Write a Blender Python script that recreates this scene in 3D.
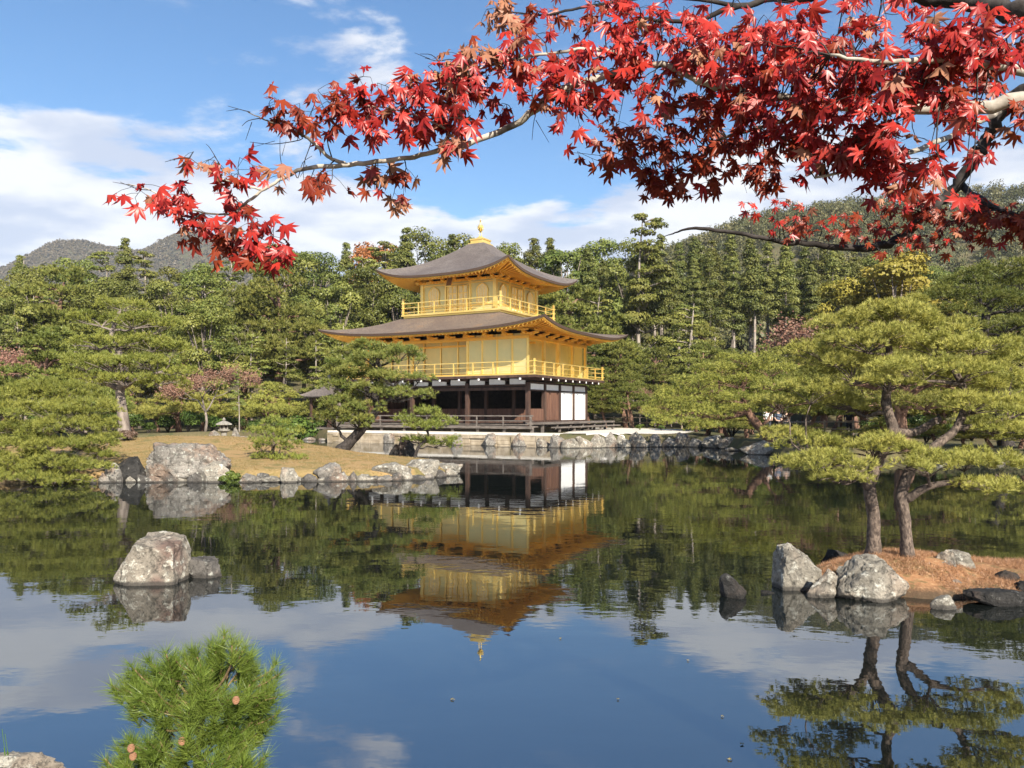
import bpy, bmesh, math, random
import numpy as np
from mathutils import Vector, noise, Matrix
from math import radians as R, sin, cos, pi

for o in list(bpy.data.objects):
    bpy.data.objects.remove(o)
SC = bpy.context.scene
COL = SC.collection

# ------------------------------------------------------------------ camera
F, HZ, CAMH = 769.0, 412.0, 2.0         # focal length in px, horizon row, eye height above the water
cam_d = bpy.data.cameras.new('camera'); cam = bpy.data.objects.new('camera', cam_d); COL.objects.link(cam)
cam.location = (0, 0, CAMH); cam.rotation_euler = (R(90), 0, 0)
cam_d.sensor_width = 36.0; cam_d.lens = F / 1024 * 36.0; cam_d.shift_y = (HZ - 384) / 1024
cam_d.clip_start = 0.05; cam_d.clip_end = 6000
SC.camera = cam

# ------------------------------------------------------------------ light
SUN_EL, SUN_AZ = R(33), R(-22)          # azimuth measured from straight behind the camera, negative = towards the right
S = Vector((-sin(SUN_AZ) * cos(SUN_EL), -cos(SUN_AZ) * cos(SUN_EL), sin(SUN_EL)))
sd = bpy.data.lights.new('sun', 'SUN'); so = bpy.data.objects.new('sun', sd); COL.objects.link(so)
sd.energy = 5.0; sd.angle = R(0.5); sd.color = (1.0, 0.93, 0.80)
so.rotation_euler = S.to_track_quat('Z', 'Y').to_euler(); so.location = (10, -30, 40)

SC.view_settings.view_transform = 'Standard'; SC.view_settings.look = 'None'
SC.view_settings.gamma = 1; SC.view_settings.use_curve_mapping = False
SC.view_settings.exposure = 1.0
SC.render.engine = 'CYCLES'
SC.cycles.max_bounces = 7; SC.cycles.diffuse_bounces = 3; SC.cycles.glossy_bounces = 3
SC.cycles.transmission_bounces = 3; SC.cycles.volume_bounces = 0; SC.cycles.transparent_max_bounces = 4
SC.cycles.use_denoising = True

W = bpy.data.worlds.new('World'); SC.world = W; W.use_nodes = True


def nd(nt, typ, ins=None, **props):
    n = nt.nodes.new(typ)
    for k, v in props.items():
        setattr(n, k, v)
    for k, v in (ins or {}).items():
        s = n.inputs[k]
        if hasattr(v, 'is_output') and v.is_output:
            nt.links.new(v, s)
        else:
            s.default_value = v
    return n


def mth(nt, op, a, b=None, c=None, clamp=False):
    ins = {0: a}
    if b is not None: ins[1] = b
    if c is not None: ins[2] = c
    return nd(nt, 'ShaderNodeMath', ins, operation=op, use_clamp=clamp).outputs[0]


def maprange(nt, v, a, b, c=0.0, d=1.0, smooth=True):
    return nd(nt, 'ShaderNodeMapRange', {0: v, 1: a, 2: b, 3: c, 4: d},
              interpolation_type='SMOOTHSTEP' if smooth else 'LINEAR').outputs[0]


def mixc(nt, f, a, b, mode='MIX'):
    n = nt.nodes.new('ShaderNodeMix'); n.data_type = 'RGBA'; n.blend_type = mode
    for i, v in ((0, f), (6, a), (7, b)):
        if hasattr(v, 'is_output') and v.is_output:
            nt.links.new(v, n.inputs[i])
        elif i == 0:
            n.inputs[i].default_value = v
        else:
            n.inputs[i].default_value = tuple(v[:3]) + (1,)
    return n.outputs[2]


def world_nodes():
    nt = W.node_tree; nt.nodes.clear()
    sky = nd(nt, 'ShaderNodeTexSky', sky_type='NISHITA', sun_disc=False, sun_elevation=SUN_EL,
             sun_rotation=math.atan2(S.x, S.y), air_density=1.0, dust_density=0.35, ozone_density=2.2)
    tc = nd(nt, 'ShaderNodeTexCoord')
    sep = nd(nt, 'ShaderNodeSeparateXYZ', {0: tc.outputs['Generated']})
    x, y, z = sep.outputs
    zz = mth(nt, 'ADD', mth(nt, 'MAXIMUM', z, 0.0), 0.16)
    p = nd(nt, 'ShaderNodeCombineXYZ', {0: mth(nt, 'DIVIDE', x, zz), 1: mth(nt, 'DIVIDE', y, zz), 2: 0.0}).outputs[0]
    mp = nd(nt, 'ShaderNodeMapping', {'Vector': p, 'Location': (3.1, 1.7, 0.4), 'Scale': (1.0, 1.25, 1)}).outputs[0]
    n1 = nd(nt, 'ShaderNodeTexNoise', {'Vector': mp, 'Scale': 1.5, 'Detail': 10, 'Roughness': 0.58, 'Distortion': 0.15}).outputs[0]
    n2 = nd(nt, 'ShaderNodeTexNoise', {'Vector': mp, 'Scale': 0.5, 'Detail': 2}).outputs[0]
    v = mth(nt, 'ADD', mth(nt, 'MULTIPLY', n1, 0.75), mth(nt, 'MULTIPLY', n2, 0.25))
    thr = maprange(nt, z, 0.19, 0.42, 0.383, 0.575)
    thr = mth(nt, 'ADD', thr, maprange(nt, x, -0.5, 0.2, -0.025, 0.03, False))
    c = nd(nt, 'ShaderNodeMapRange', {0: v, 1: thr, 2: mth(nt, 'ADD', thr, 0.07), 3: 0.0, 4: 1.0}, interpolation_type='SMOOTHSTEP').outputs[0]
    mw = nd(nt, 'ShaderNodeMapping', {'Vector': p, 'Location': (0.3, 5.2, 0), 'Scale': (1.0, 2.6, 1), 'Rotation': (0, 0, 0.35)}).outputs[0]
    wi = nd(nt, 'ShaderNodeTexNoise', {'Vector': mw, 'Scale': 1.5, 'Detail': 9, 'Roughness': 0.62, 'Distortion': 0.3}).outputs[0]
    c = mth(nt, 'MAXIMUM', c, mth(nt, 'MULTIPLY', maprange(nt, wi, 0.60, 0.78), 0.32))
    shade = nd(nt, 'ShaderNodeTexNoise', {'Vector': mp, 'Scale': 2.3, 'Detail': 6}).outputs[0]
    ccol = mixc(nt, maprange(nt, shade, 0.40, 0.60), (0.55, 0.61, 0.75), (0.92, 0.92, 0.92))
    hs = nd(nt, 'ShaderNodeHueSaturation', {'Saturation': 1.26, 'Value': 1.0, 'Color': sky.outputs[0]}).outputs[0]
    b1 = nd(nt, 'ShaderNodeBackground', {'Color': hs, 'Strength': 0.09}).outputs[0]
    b2 = nd(nt, 'ShaderNodeBackground', {'Color': ccol, 'Strength': 0.60}).outputs[0]
    mx = nd(nt, 'ShaderNodeMixShader', {0: mth(nt, 'MULTIPLY', c, 0.92), 1: b1, 2: b2}).outputs[0]
    nt.links.new(mx, nd(nt, 'ShaderNodeOutputWorld').inputs[0])


world_nodes()


# ------------------------------------------------------------------ helpers
def at(px, py, Y):
    return Vector(((px - 512) / F * Y, Y, CAMH - (py - HZ) / F * Y))


def gx(px, Y):
    return (px - 512) / F * Y


def zy(py, Y):
    return CAMH - (py - HZ) / F * Y


def link(o, parent=None):
    COL.objects.link(o)
    if parent is not None: o.parent = parent
    return o


def tag(o, label=None, cat=None, group=None, kind=None):
    if label: o['label'] = label
    if cat: o['category'] = cat
    if group: o['group'] = group
    if kind: o['kind'] = kind
    return o


def thing(name, label, cat, loc=(0, 0, 0), rz=0, group=None):
    o = bpy.data.objects.new(name, None); link(o)
    o.location = loc; o.rotation_euler = (0, 0, rz); o.empty_display_size = .3
    return tag(o, label, cat, group)


def mesh_np(name, V, Fc, mat, tint=None, smooth=False):
    """V (n,3); Fc (m,k) all faces with k corners"""
    V = np.asarray(V, dtype=np.float32); Fc = np.asarray(Fc, dtype=np.int32)
    me = bpy.data.meshes.new(name)
    m, k = Fc.shape
    me.vertices.add(len(V)); me.vertices.foreach_set('co', V.ravel())
    me.loops.add(m * k); me.loops.foreach_set('vertex_index', Fc.ravel())
    me.polygons.add(m); me.polygons.foreach_set('loop_start', np.arange(0, m * k, k, dtype=np.int32))
    if smooth: me.polygons.foreach_set('use_smooth', np.ones(m, dtype=bool))
    me.update(calc_edges=True); me.validate()
    if tint is not None:
        a = me.attributes.new('tint', 'FLOAT', 'POINT'); a.data.foreach_set('value', np.asarray(tint, dtype=np.float32))
    if mat: me.materials.append(mat)
    return me


class MB:
    """collects boxes, tubes, lathes into one mesh"""
    def __init__(s): s.v = []; s.f = []; s.m = []
    def add(s, v, f, m=0):
        o = len(s.v); s.v += [tuple(p) for p in v]; s.f += [tuple(i + o for i in q) for q in f]; s.m += [m] * len(f)
    def box(s, x0, x1, y0, y1, z0, z1, m=0):
        v = [(x, y, z) for z in (z0, z1) for x, y in ((x0, y0), (x1, y0), (x1, y1), (x0, y1))]
        s.add(v, [(3, 2, 1, 0), (4, 5, 6, 7), (0, 1, 5, 4), (1, 2, 6, 5), (2, 3, 7, 6), (3, 0, 4, 7)], m)
    def bar(s, a, b, w, h, m=0, up=Vector((0, 0, 1))):
        a, b = Vector(a), Vector(b); d = (b - a).normalized(); r = d.cross(up)
        r = r.normalized() if r.length > 1e-6 else Vector((1, 0, 0)); u = r.cross(d)
        v = [p + r * i * w / 2 + u * j * h / 2 for p in (a, b) for i, j in ((-1, -1), (1, -1), (1, 1), (-1, 1))]
        s.add(v, [(0, 1, 2, 3), (7, 6, 5, 4), (0, 4, 5, 1), (1, 5, 6, 2), (2, 6, 7, 3), (3, 7, 4, 0)], m)
    def tube(s, pts, rad, n=8, m=0, wob=0.0, rng=random):
        pts = [Vector(p) for p in pts]; k = len(pts)
        rings = []; ref = Vector((0.31, 0.17, 0.93))
        for i, p in enumerate(pts):
            d = (pts[min(i + 1, k - 1)] - pts[max(i - 1, 0)]).normalized()
            a = d.cross(ref)
            a = a.normalized() if a.length > 1e-4 else Vector((1, 0, 0)); b = d.cross(a)
            r = rad[i] if hasattr(rad, '__len__') else rad
            rings.append([p + (a * cos(2 * pi * j / n) + b * sin(2 * pi * j / n)) * r * (1 + wob * rng.uniform(-1, 1)) for j in range(n)])
        v = [q for rg in rings for q in rg]; f = []
        for i in range(k - 1):
            for j in range(n):
                f.append((i * n + j, i * n + (j + 1) % n, (i + 1) * n + (j + 1) % n, (i + 1) * n + j))
        f.append(tuple(range(n - 1, -1, -1))); f.append(tuple((k - 1) * n + j for j in range(n)))
        s.add(v, f, m)
    def lathe(s, prof, n=16, c=(0, 0, 0), m=0, sq=False):
        v = []; f = []; k = len(prof)
        for r, z in prof:
            for j in range(n):
                a = 2 * pi * (j + .5) / n
                v.append((c[0] + r * cos(a), c[1] + r * sin(a), c[2] + z))
        for i in range(k - 1):
            for j in range(n):
                f.append((i * n + j, i * n + (j + 1) % n, (i + 1) * n + (j + 1) % n, (i + 1) * n + j))
        f.append(tuple(range(n - 1, -1, -1))); f.append(tuple((k - 1) * n + j for j in range(n)))
        s.add(v, f, m)
    def mesh(s, name, mats, smooth=False, bevel=0):
        me = bpy.data.meshes.new(name); me.from_pydata(s.v, [], s.f); me.update()
        mats = mats if isinstance(mats, (list, tuple)) else [mats]
        for q in mats: me.materials.append(q)
        if len(mats) > 1: me.polygons.foreach_set('material_index', s.m)
        if smooth: me.polygons.foreach_set('use_smooth', [True] * len(me.polygons))
        return me
    def build(s, name, mats, parent=None, smooth=False, bevel=0):
        o = bpy.data.objects.new(name, s.mesh(name, mats, smooth)); link(o, parent)
        if bevel:
            b = o.modifiers.new('bevel', 'BEVEL'); b.width = bevel; b.segments = 2; b.limit_method = 'ANGLE'
        return o


def spline(pts, n=6):
    """Catmull-Rom through points (vectors, any dimension as tuples)"""
    P = [np.array(p, dtype=float) for p in pts]; P = [2 * P[0] - P[1]] + P + [2 * P[-1] - P[-2]]; out = []
    for i in range(1, len(P) - 2):
        for k in range(n):
            t = k / n
            out.append(.5 * (2 * P[i] + (P[i + 1] - P[i - 1]) * t + (2 * P[i - 1] - 5 * P[i] + 4 * P[i + 1] - P[i + 2]) * t * t
                             + (-P[i - 1] + 3 * P[i] - 3 * P[i + 1] + P[i + 2]) * t ** 3))
    out.append(P[-2]); return out


# ------------------------------------------------------------------ materials
def newmat(name):
    m = bpy.data.materials.new(name); m.use_nodes = True; m.node_tree.nodes.clear(); return m, m.node_tree


def out(nt, sh):
    nt.links.new(sh, nd(nt, 'ShaderNodeOutputMaterial').inputs[0])


def bump(nt, h, strength=.4, dist=.02):
    return nd(nt, 'ShaderNodeBump', {'Height': h, 'Strength': strength, 'Distance': dist}).outputs[0]


def leaf_mat(name, ca, cb, trans=.3, spec=.06, vary=.25, sheen_rough=.45, hue=.03):
    m, nt = newmat(name)
    t = nd(nt, 'ShaderNodeAttribute', attribute_name='tint').outputs['Fac']
    c = mixc(nt, t, ca, cb)
    rnd = nd(nt, 'ShaderNodeObjectInfo').outputs['Random']
    hs = nd(nt, 'ShaderNodeHueSaturation', {'Hue': maprange(nt, rnd, 0, 1, .5 - hue, .5 + hue, False), 'Saturation': 1.0,
            'Value': maprange(nt, mth(nt, 'FRACT', mth(nt, 'MULTIPLY', rnd, 7.31)), 0, 1, 1 - vary, 1 + vary, False), 'Color': c}).outputs[0]
    d = nd(nt, 'ShaderNodeBsdfDiffuse', {'Color': hs}).outputs[0]
    tr = nd(nt, 'ShaderNodeBsdfTranslucent', {'Color': hs}).outputs[0]
    g = nd(nt, 'ShaderNodeBsdfGlossy', {'Color': (1, 1, 1, 1), 'Roughness': sheen_rough}).outputs[0]
    a = nd(nt, 'ShaderNodeMixShader', {0: trans, 1: d, 2: tr}).outputs[0]
    out(nt, nd(nt, 'ShaderNodeMixShader', {0: spec, 1: a, 2: g}).outputs[0])
    return m


def noisy_mat(name, ca, cb, scale=3, rough=.85, bstr=.4, bdist=.02, detail=7, stretch=(1, 1, 1), metallic=0, lo=.35, hi=.65, spec=.3, cc=None, cscale=.6):
    m, nt = newmat(name)
    tc = nd(nt, 'ShaderNodeTexCoord').outputs['Object']
    v = nd(nt, 'ShaderNodeMapping', {'Vector': tc, 'Scale': stretch}).outputs[0]
    n = nd(nt, 'ShaderNodeTexNoise', {'Vector': v, 'Scale': scale, 'Detail': detail, 'Roughness': .6}).outputs[0]
    c = mixc(nt, maprange(nt, n, lo, hi), ca, cb)
    if cc:
        n2 = nd(nt, 'ShaderNodeTexNoise', {'Vector': tc, 'Scale': cscale, 'Detail': 5}).outputs[0]
        c = mixc(nt, maprange(nt, n2, .5, .62), c, cc)
    p = nd(nt, 'ShaderNodeBsdfPrincipled', {'Base Color': c, 'Roughness': rough, 'Metallic': metallic, 'Specular IOR Level': spec})
    if bstr: nt.links.new(bump(nt, n, bstr, bdist), p.inputs['Normal'])
    out(nt, p.outputs[0]); return m


def rock_mat(name, base=(.20, .18, .155), lichen=(.40, .39, .335), dark=(.045, .04, .035), rust=(.22, .13, .08), lich=.5, rustamt=.6):
    m, nt = newmat(name)
    g = nd(nt, 'ShaderNodeNewGeometry'); pos = g.outputs['Position']
    n1 = nd(nt, 'ShaderNodeTexNoise', {'Vector': pos, 'Scale': 2.6, 'Detail': 9, 'Roughness': .65}).outputs[0]
    n2 = nd(nt, 'ShaderNodeTexNoise', {'Vector': pos, 'Scale': 7.0, 'Detail': 8, 'Roughness': .7}).outputs[0]
    n3 = nd(nt, 'ShaderNodeTexNoise', {'Vector': pos, 'Scale': 1.3, 'Detail': 4}).outputs[0]
    n4 = nd(nt, 'ShaderNodeTexNoise', {'Vector': pos, 'Scale': 30.0, 'Detail': 5, 'Roughness': .7}).outputs[0]
    vo = nd(nt, 'ShaderNodeTexVoronoi', {'Vector': nd(nt, 'ShaderNodeVectorMath', {0: pos, 1: nd(nt, 'ShaderNodeVectorMath', {0: n2, 1: (.25, .25, .25)}, operation='MULTIPLY').outputs[0]}, operation='ADD').outputs[0], 'Scale': 2.2}, feature='DISTANCE_TO_EDGE').outputs[0]
    c = mixc(nt, maprange(nt, n1, .35, .65), tuple(q * .72 for q in base), tuple(min(1, q * 1.35) for q in base))
    c = mixc(nt, mth(nt, 'MULTIPLY', maprange(nt, n3, .5, .62), rustamt), c, rust)
    c = mixc(nt, maprange(nt, n2, .62 - .18 * lich, .70 - .1 * lich), c, lichen)
    c = mixc(nt, maprange(nt, n4, .55, .66), c, tuple(q * .4 for q in base))
    n5 = nd(nt, 'ShaderNodeTexNoise', {'Vector': pos, 'Scale': 4.2, 'Detail': 9, 'Roughness': .75}).outputs[0]
    c = mixc(nt, mth(nt, 'MULTIPLY', maprange(nt, n5, .52, .64), .75), c, tuple(q * .35 for q in base))
    c = mixc(nt, mth(nt, 'MULTIPLY', maprange(nt, vo, .02, .0), .35), c, dark)
    z = nd(nt, 'ShaderNodeSeparateXYZ', {0: pos}).outputs[2]
    wet = maprange(nt, mth(nt, 'ADD', z, mth(nt, 'MULTIPLY', n2, .05)), .085, .05)
    c = mixc(nt, mth(nt, 'MULTIPLY', wet, .85), c, dark)
    n6 = nd(nt, 'ShaderNodeTexNoise', {'Vector': pos, 'Scale': 11.0, 'Detail': 8, 'Roughness': .8}).outputs[0]
    c = mixc(nt, mth(nt, 'MULTIPLY', maprange(nt, n6, .53, .60), .6), c, dark)
    h = mth(nt, 'ADD', mth(nt, 'ADD', n1, mth(nt, 'MULTIPLY', n2, .7)), mth(nt, 'ADD', mth(nt, 'MULTIPLY', n4, .18), maprange(nt, vo, 0, .05, -.15, 0)))
    p = nd(nt, 'ShaderNodeBsdfPrincipled', {'Base Color': c, 'Roughness': .88, 'Specular IOR Level': .25, 'Normal': bump(nt, h, 1.0, .07)})
    out(nt, p.outputs[0]); return m


def water_mat():
    m, nt = newmat('pond_water')
    pos = nd(nt, 'ShaderNodeNewGeometry').outputs['Position']
    v1 = nd(nt, 'ShaderNodeMapping', {'Vector': pos, 'Scale': (1, 1.6, 1), 'Rotation': (0, 0, .25)}).outputs[0]
    a = nd(nt, 'ShaderNodeTexNoise', {'Vector': v1, 'Scale': 2.1, 'Detail': 3, 'Roughness': .5}).outputs[0]
    b = nd(nt, 'ShaderNodeTexNoise', {'Vector': v1, 'Scale': .35, 'Detail': 2}).outputs[0]
    calm = nd(nt, 'ShaderNodeTexNoise', {'Vector': pos, 'Scale': .09, 'Detail': 3}).outputs[0]
    h = mth(nt, 'ADD', mth(nt, 'MULTIPLY', a, maprange(nt, calm, .35, .65, .35, 1.0)), mth(nt, 'MULTIPLY', b, 2.0))
    nrm = nd(nt, 'ShaderNodeBump', {'Height': h, 'Strength': 1.0, 'Distance': .0022}).outputs[0]
    fr = nd(nt, 'ShaderNodeFresnel', {'IOR': 3.7, 'Normal': nrm}).outputs[0]
    g = nd(nt, 'ShaderNodeBsdfGlossy', {'Color': (.93, .95, .98, 1), 'Roughness': .015, 'Normal': nrm}).outputs[0]
    d = nd(nt, 'ShaderNodeBsdfDiffuse', {'Color': (.006, .008, .007, 1)}).outputs[0]
    out(nt, nd(nt, 'ShaderNodeMixShader', {0: fr, 1: d, 2: g}).outputs[0]); return m


def ground_mat(name, cols, scales=(.35, 6), bstr=.5, extra=None):
    m, nt = newmat(name)
    pos = nd(nt, 'ShaderNodeNewGeometry').outputs['Position']
    n1 = nd(nt, 'ShaderNodeTexNoise', {'Vector': pos, 'Scale': scales[0], 'Detail': 6, 'Roughness': .6}).outputs[0]
    n2 = nd(nt, 'ShaderNodeTexNoise', {'Vector': pos, 'Scale': scales[1], 'Detail': 8, 'Roughness': .7}).outputs[0]
    c = mixc(nt, maprange(nt, n1, .38, .62), cols[0], cols[1])
    c = mixc(nt, maprange(nt, n2, .45, .68), c, cols[2])
    n3 = nd(nt, 'ShaderNodeTexNoise', {'Vector': pos, 'Scale': scales[0] * 4, 'Detail': 5}).outputs[0]
    c = mixc(nt, mth(nt, 'MULTIPLY', maprange(nt, n3, .52, .64), .7), c, extra if extra else cols[1])
    zz = nd(nt, 'ShaderNodeSeparateXYZ', {0: pos}).outputs[2]
    c = mixc(nt, mth(nt, 'MULTIPLY', maprange(nt, mth(nt, 'ADD', zz, mth(nt, 'MULTIPLY', n2, .12)), .20, .10), .85), c, (.05, .04, .028))
    p = nd(nt, 'ShaderNodeBsdfPrincipled', {'Base Color': c, 'Roughness': .95, 'Specular IOR Level': .15, 'Normal': bump(nt, n2, bstr, .05)})
    out(nt, p.outputs[0]); return m


def roof_mat(name, ca, cb, cc):
    m, nt = newmat(name)
    tc = nd(nt, 'ShaderNodeTexCoord').outputs['Object']
    z = nd(nt, 'ShaderNodeSeparateXYZ', {0: tc}).outputs[2]
    n1 = nd(nt, 'ShaderNodeTexNoise', {'Vector': tc, 'Scale': .55, 'Detail': 7, 'Roughness': .65}).outputs[0]
    n2 = nd(nt, 'ShaderNodeTexNoise', {'Vector': nd(nt, 'ShaderNodeMapping', {'Vector': tc, 'Scale': (9, 9, 26)}).outputs[0], 'Scale': 1, 'Detail': 4}).outputs[0]
    w = nd(nt, 'ShaderNodeTexWave', {'Vector': tc, 'Scale': 3.4, 'Distortion': .6, 'Detail': 2}, bands_direction='Z', wave_profile='SAW').outputs['Fac']
    c = mixc(nt, maprange(nt, n1, .36, .64), ca, cb)
    c = mixc(nt, maprange(nt, n1, .58, .72), c, cc)
    c = mixc(nt, mth(nt, 'MULTIPLY', maprange(nt, n2, .4, .65), .7), c, tuple(q * .55 for q in ca))
    h = mth(nt, 'ADD', w, mth(nt, 'MULTIPLY', n2, .6))
    p = nd(nt, 'ShaderNodeBsdfPrincipled', {'Base Color': c, 'Roughness': .72, 'Specular IOR Level': .35, 'Normal': bump(nt, h, .6, .04)})
    out(nt, p.outputs[0]); return m


def gold_mat(name, ca, cb, met=.75, rough=.4):
    m, nt = newmat(name)
    tc = nd(nt, 'ShaderNodeTexCoord').outputs['Object']
    n1 = nd(nt, 'ShaderNodeTexNoise', {'Vector': tc, 'Scale': 1.1, 'Detail': 6}).outputs[0]
    br = nd(nt, 'ShaderNodeTexNoise', {'Vector': tc, 'Scale': 8.0, 'Detail': 2}).outputs[0]
    c = mixc(nt, maprange(nt, n1, .35, .65), ca, cb)
    p = nd(nt, 'ShaderNodeBsdfPrincipled', {'Base Color': c, 'Metallic': met, 'Roughness': rough, 'Normal': bump(nt, br, .12, .02)})
    nt.links.new(maprange(nt, n1, .3, .7, rough - .06, rough + .1), p.inputs['Roughness'])
    out(nt, p.outputs[0]); return m


M = {}
M['water'] = water_mat()
M['ground'] = ground_mat('forest_soil', [(.085, .08, .04), (.13, .105, .055), (.06, .07, .028)], (.12, 2.5))
M['lawn'] = ground_mat('dry_lawn', [(.31, .20, .09), (.24, .175, .068), (.35, .235, .115)], (.5, 9), extra=(.15, .135, .05))
M['needle_bed'] = ground_mat('needle_bed', [(.33, .165, .08), (.20, .13, .06), (.42, .25, .13)], (2.2, 22), extra=(.15, .115, .05))
M['gravel'] = ground_mat('gravel', [(.62, .57, .5), (.55, .5, .43), (.7, .66, .58)], (1.0, 20), .3)
M['hill'] = ground_mat('hill_soil', [(.075, .07, .035), (.1, .08, .045), (.05, .055, .025)], (.02, .2))
M['bank'] = ground_mat('bank_soil', [(.17, .13, .08), (.12, .105, .05), (.22, .17, .1)], (.8, 9))
M['rock'] = rock_mat('lichen_rock')
M['rock_pale'] = rock_mat('pale_rock', (.24, .215, .175), (.47, .45, .385), lich=.6, rustamt=.35)
M['rock_mid'] = rock_mat('weathered_rock', (.10, .09, .08), (.38, .37, .32), lich=.45, rustamt=.4)
M['rock_dark'] = rock_mat('dark_rock', (.03, .028, .026), (.16, .155, .14), (.015, .014, .013), (.08, .05, .035), lich=.15)
M['rock_rust'] = rock_mat('rust_topped_rock', (.25, .215, .17), (.50, .47, .39), rust=(.15, .095, .075), lich=.6, rustamt=.9)
M['stone'] = noisy_mat('cut_stone', (.17, .155, .13), (.30, .275, .235), 6, .9, .4, .01, cc=(.22, .2, .16))
M['wallstone'] = noisy_mat('pale_wall_stone', (.27, .215, .15), (.40, .33, .24), 2.2, .9, .5, .03, cc=(.24, .19, .12), cscale=1.3)
M['bark_pine'] = noisy_mat('pine_bark', (.055, .04, .033), (.185, .14, .11), 34, .95, 1.0, .02, stretch=(1, 1, .55), lo=.36, hi=.64, detail=10, cc=(.09, .068, .055), cscale=7)
M['bark_pale'] = noisy_mat('pale_bark', (.125, .10, .085), (.26, .215, .18), 7, .95, .7, .02, stretch=(1, 1, .3))
M['bark_red'] = noisy_mat('red_pine_bark', (.10, .055, .04), (.24, .14, .095), 8, .95, .8, .02, stretch=(1, 1, .4))
M['bark_twig'] = noisy_mat('shoot_bark', (.11, .07, .035), (.22, .15, .075), 60, .9, .3, .002)
M['bark_grey'] = noisy_mat('cedar_bark', (.16, .13, .11), (.36, .31, .26), 5, .95, .6, .03, stretch=(1, 1, .15))
M['bark_dark'] = noisy_mat('dark_bark', (.02, .016, .014), (.06, .05, .045), 14, .9, .7, .01)
M['bark_maple'] = noisy_mat('maple_bark', (.27, .235, .19), (.48, .43, .36), 22, .85, .5, .004, cc=(.10, .08, .065), cscale=9)
M['wood'] = noisy_mat('dark_wood', (.045, .026, .02), (.085, .048, .034), 4, .7, .2, .01, stretch=(1, 1, .2))
M['wood_brown'] = noisy_mat('brown_planks', (.105, .052, .036), (.165, .085, .055), 5, .75, .2, .01, stretch=(2, 2, .15))
M['wood_grey'] = noisy_mat('weathered_wood', (.09, .075, .065), (.17, .145, .125), 6, .85, .2, .01, stretch=(.3, .3, 2))
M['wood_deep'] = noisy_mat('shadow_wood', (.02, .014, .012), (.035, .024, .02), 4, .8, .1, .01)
M['fence_wood'] = noisy_mat('fence_wood', (.24, .19, .14), (.36, .30, .23), 6, .9, .2, .01)
M['white'] = noisy_mat('white_plaster', (.76, .75, .73), (.82, .81, .79), 3, .9, .05, .005)
M['roof'] = roof_mat('shingle_roof', (.125, .102, .092), (.175, .148, .132), (.185, .125, .08))
M['roof_low'] = roof_mat('warm_shingle_roof', (.145, .108, .086), (.195, .148, .112), (.26, .155, .08))
M['roof_edge'] = noisy_mat('shingle_edge', (.07, .045, .035), (.11, .07, .05), 12, .85, .3, .01, stretch=(1, 1, 4))
M['gold'] = gold_mat('gold_leaf', (.90, .64, .19), (.95, .72, .26), .7)
M['gold_panel'] = gold_mat('gold_leaf_panel', (.62, .57, .28), (.71, .635, .31), .5, .42)
M['gold_deep'] = gold_mat('gold_leaf_eave', (.88, .50, .09), (.92, .58, .13), .7, .42)
M['paper'] = noisy_mat('pale_lattice', (.75, .66, .38), (.82, .74, .48), 20, .7, .1, .002)
M['plaque'] = noisy_mat('plaque_wood', (.16, .09, .05), (.24, .14, .07), 10, .6, .1, .002)
# foliage
M['nd_islet'] = leaf_mat('needles_yellow_green', (.175, .20, .038), (.56, .51, .13), .13, .015, .1, hue=.005)
M['nd_green'] = leaf_mat('needles_green', (.08, .115, .022), (.31, .31, .065), .13, .015, .12, hue=.01)
M['nd_orange'] = leaf_mat('needles_orange_tipped', (.075, .125, .026), (.30, .27, .07), .13, .015, .1, hue=.005)
M['nd_shrub'] = leaf_mat('needles_fresh', (.065, .115, .016), (.19, .235, .045), .13, .015, .0, .35, hue=0)
M['nd_far'] = leaf_mat('needles_far', (.08, .11, .024), (.27, .26, .06), .13, .015, .25, hue=.015)
M['nd_olive'] = leaf_mat('needles_olive', (.12, .15, .03), (.46, .43, .095), .13, .015, .12, hue=.005)
M['nd_yellow'] = leaf_mat('needles_far_yellow', (.15, .16, .034), (.35, .32, .075), .13, .015, .2, hue=.01)
M['lf_cedar'] = leaf_mat('cedar_foliage', (.062, .085, .022), (.22, .215, .055), .13, .015, .25, hue=.012)
M['lf_broad'] = leaf_mat('broad_foliage', (.052, .08, .018), (.215, .215, .05), .13, .015, .3, hue=.02)
M['lf_gold'] = leaf_mat('yellowing_foliage', (0.172, 0.161, 0.029), (0.310, 0.247, 0.046), .13, .015, .2, hue=.015)
M['lf_pink'] = leaf_mat('faded_maple_foliage', (.20, .10, .07), (.32, .20, .13), .13, .015, .2, hue=.015)
M['lf_rust'] = leaf_mat('rust_foliage', (.28, .11, .04), (.40, .2, .06), .13, .015, .15, hue=.01)
M['lf_hill'] = leaf_mat('hill_foliage', (.06, .075, .028), (.18, .155, .062), .13, .015, .0, hue=0)
M['lf_mount'] = leaf_mat('mountain_foliage', (0.078, 0.072, 0.039), (0.195, 0.143, 0.085), .13, .015, .0, hue=0)
M['lf_bush'] = leaf_mat('bush_foliage', (0.042, 0.077, 0.017), (0.126, 0.168, 0.031), .13, .015, .2, hue=.015)
M['lf_heath'] = leaf_mat('brown_bush', (.11, .07, .05), (.2, .13, .09), .1, .03, .1, hue=0)
M['maple'] = leaf_mat('maple_leaves', (.235, .009, .013), (.48, .042, .026), .32, .025, .0, .38, hue=0)
M['maple_dark'] = leaf_mat('maple_leaves_rust_shade', (.14, .013, .011), (.36, .065, .022), .38, .02, .0, .4, hue=0)  # darker leaf copy: rust tone plus the shade of the lower boughs painted in
M['maple_dry'] = leaf_mat('maple_leaves_dry', (.27, .10, .06), (.42, .20, .11), .25, .02, .0, .5, hue=0)
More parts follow.
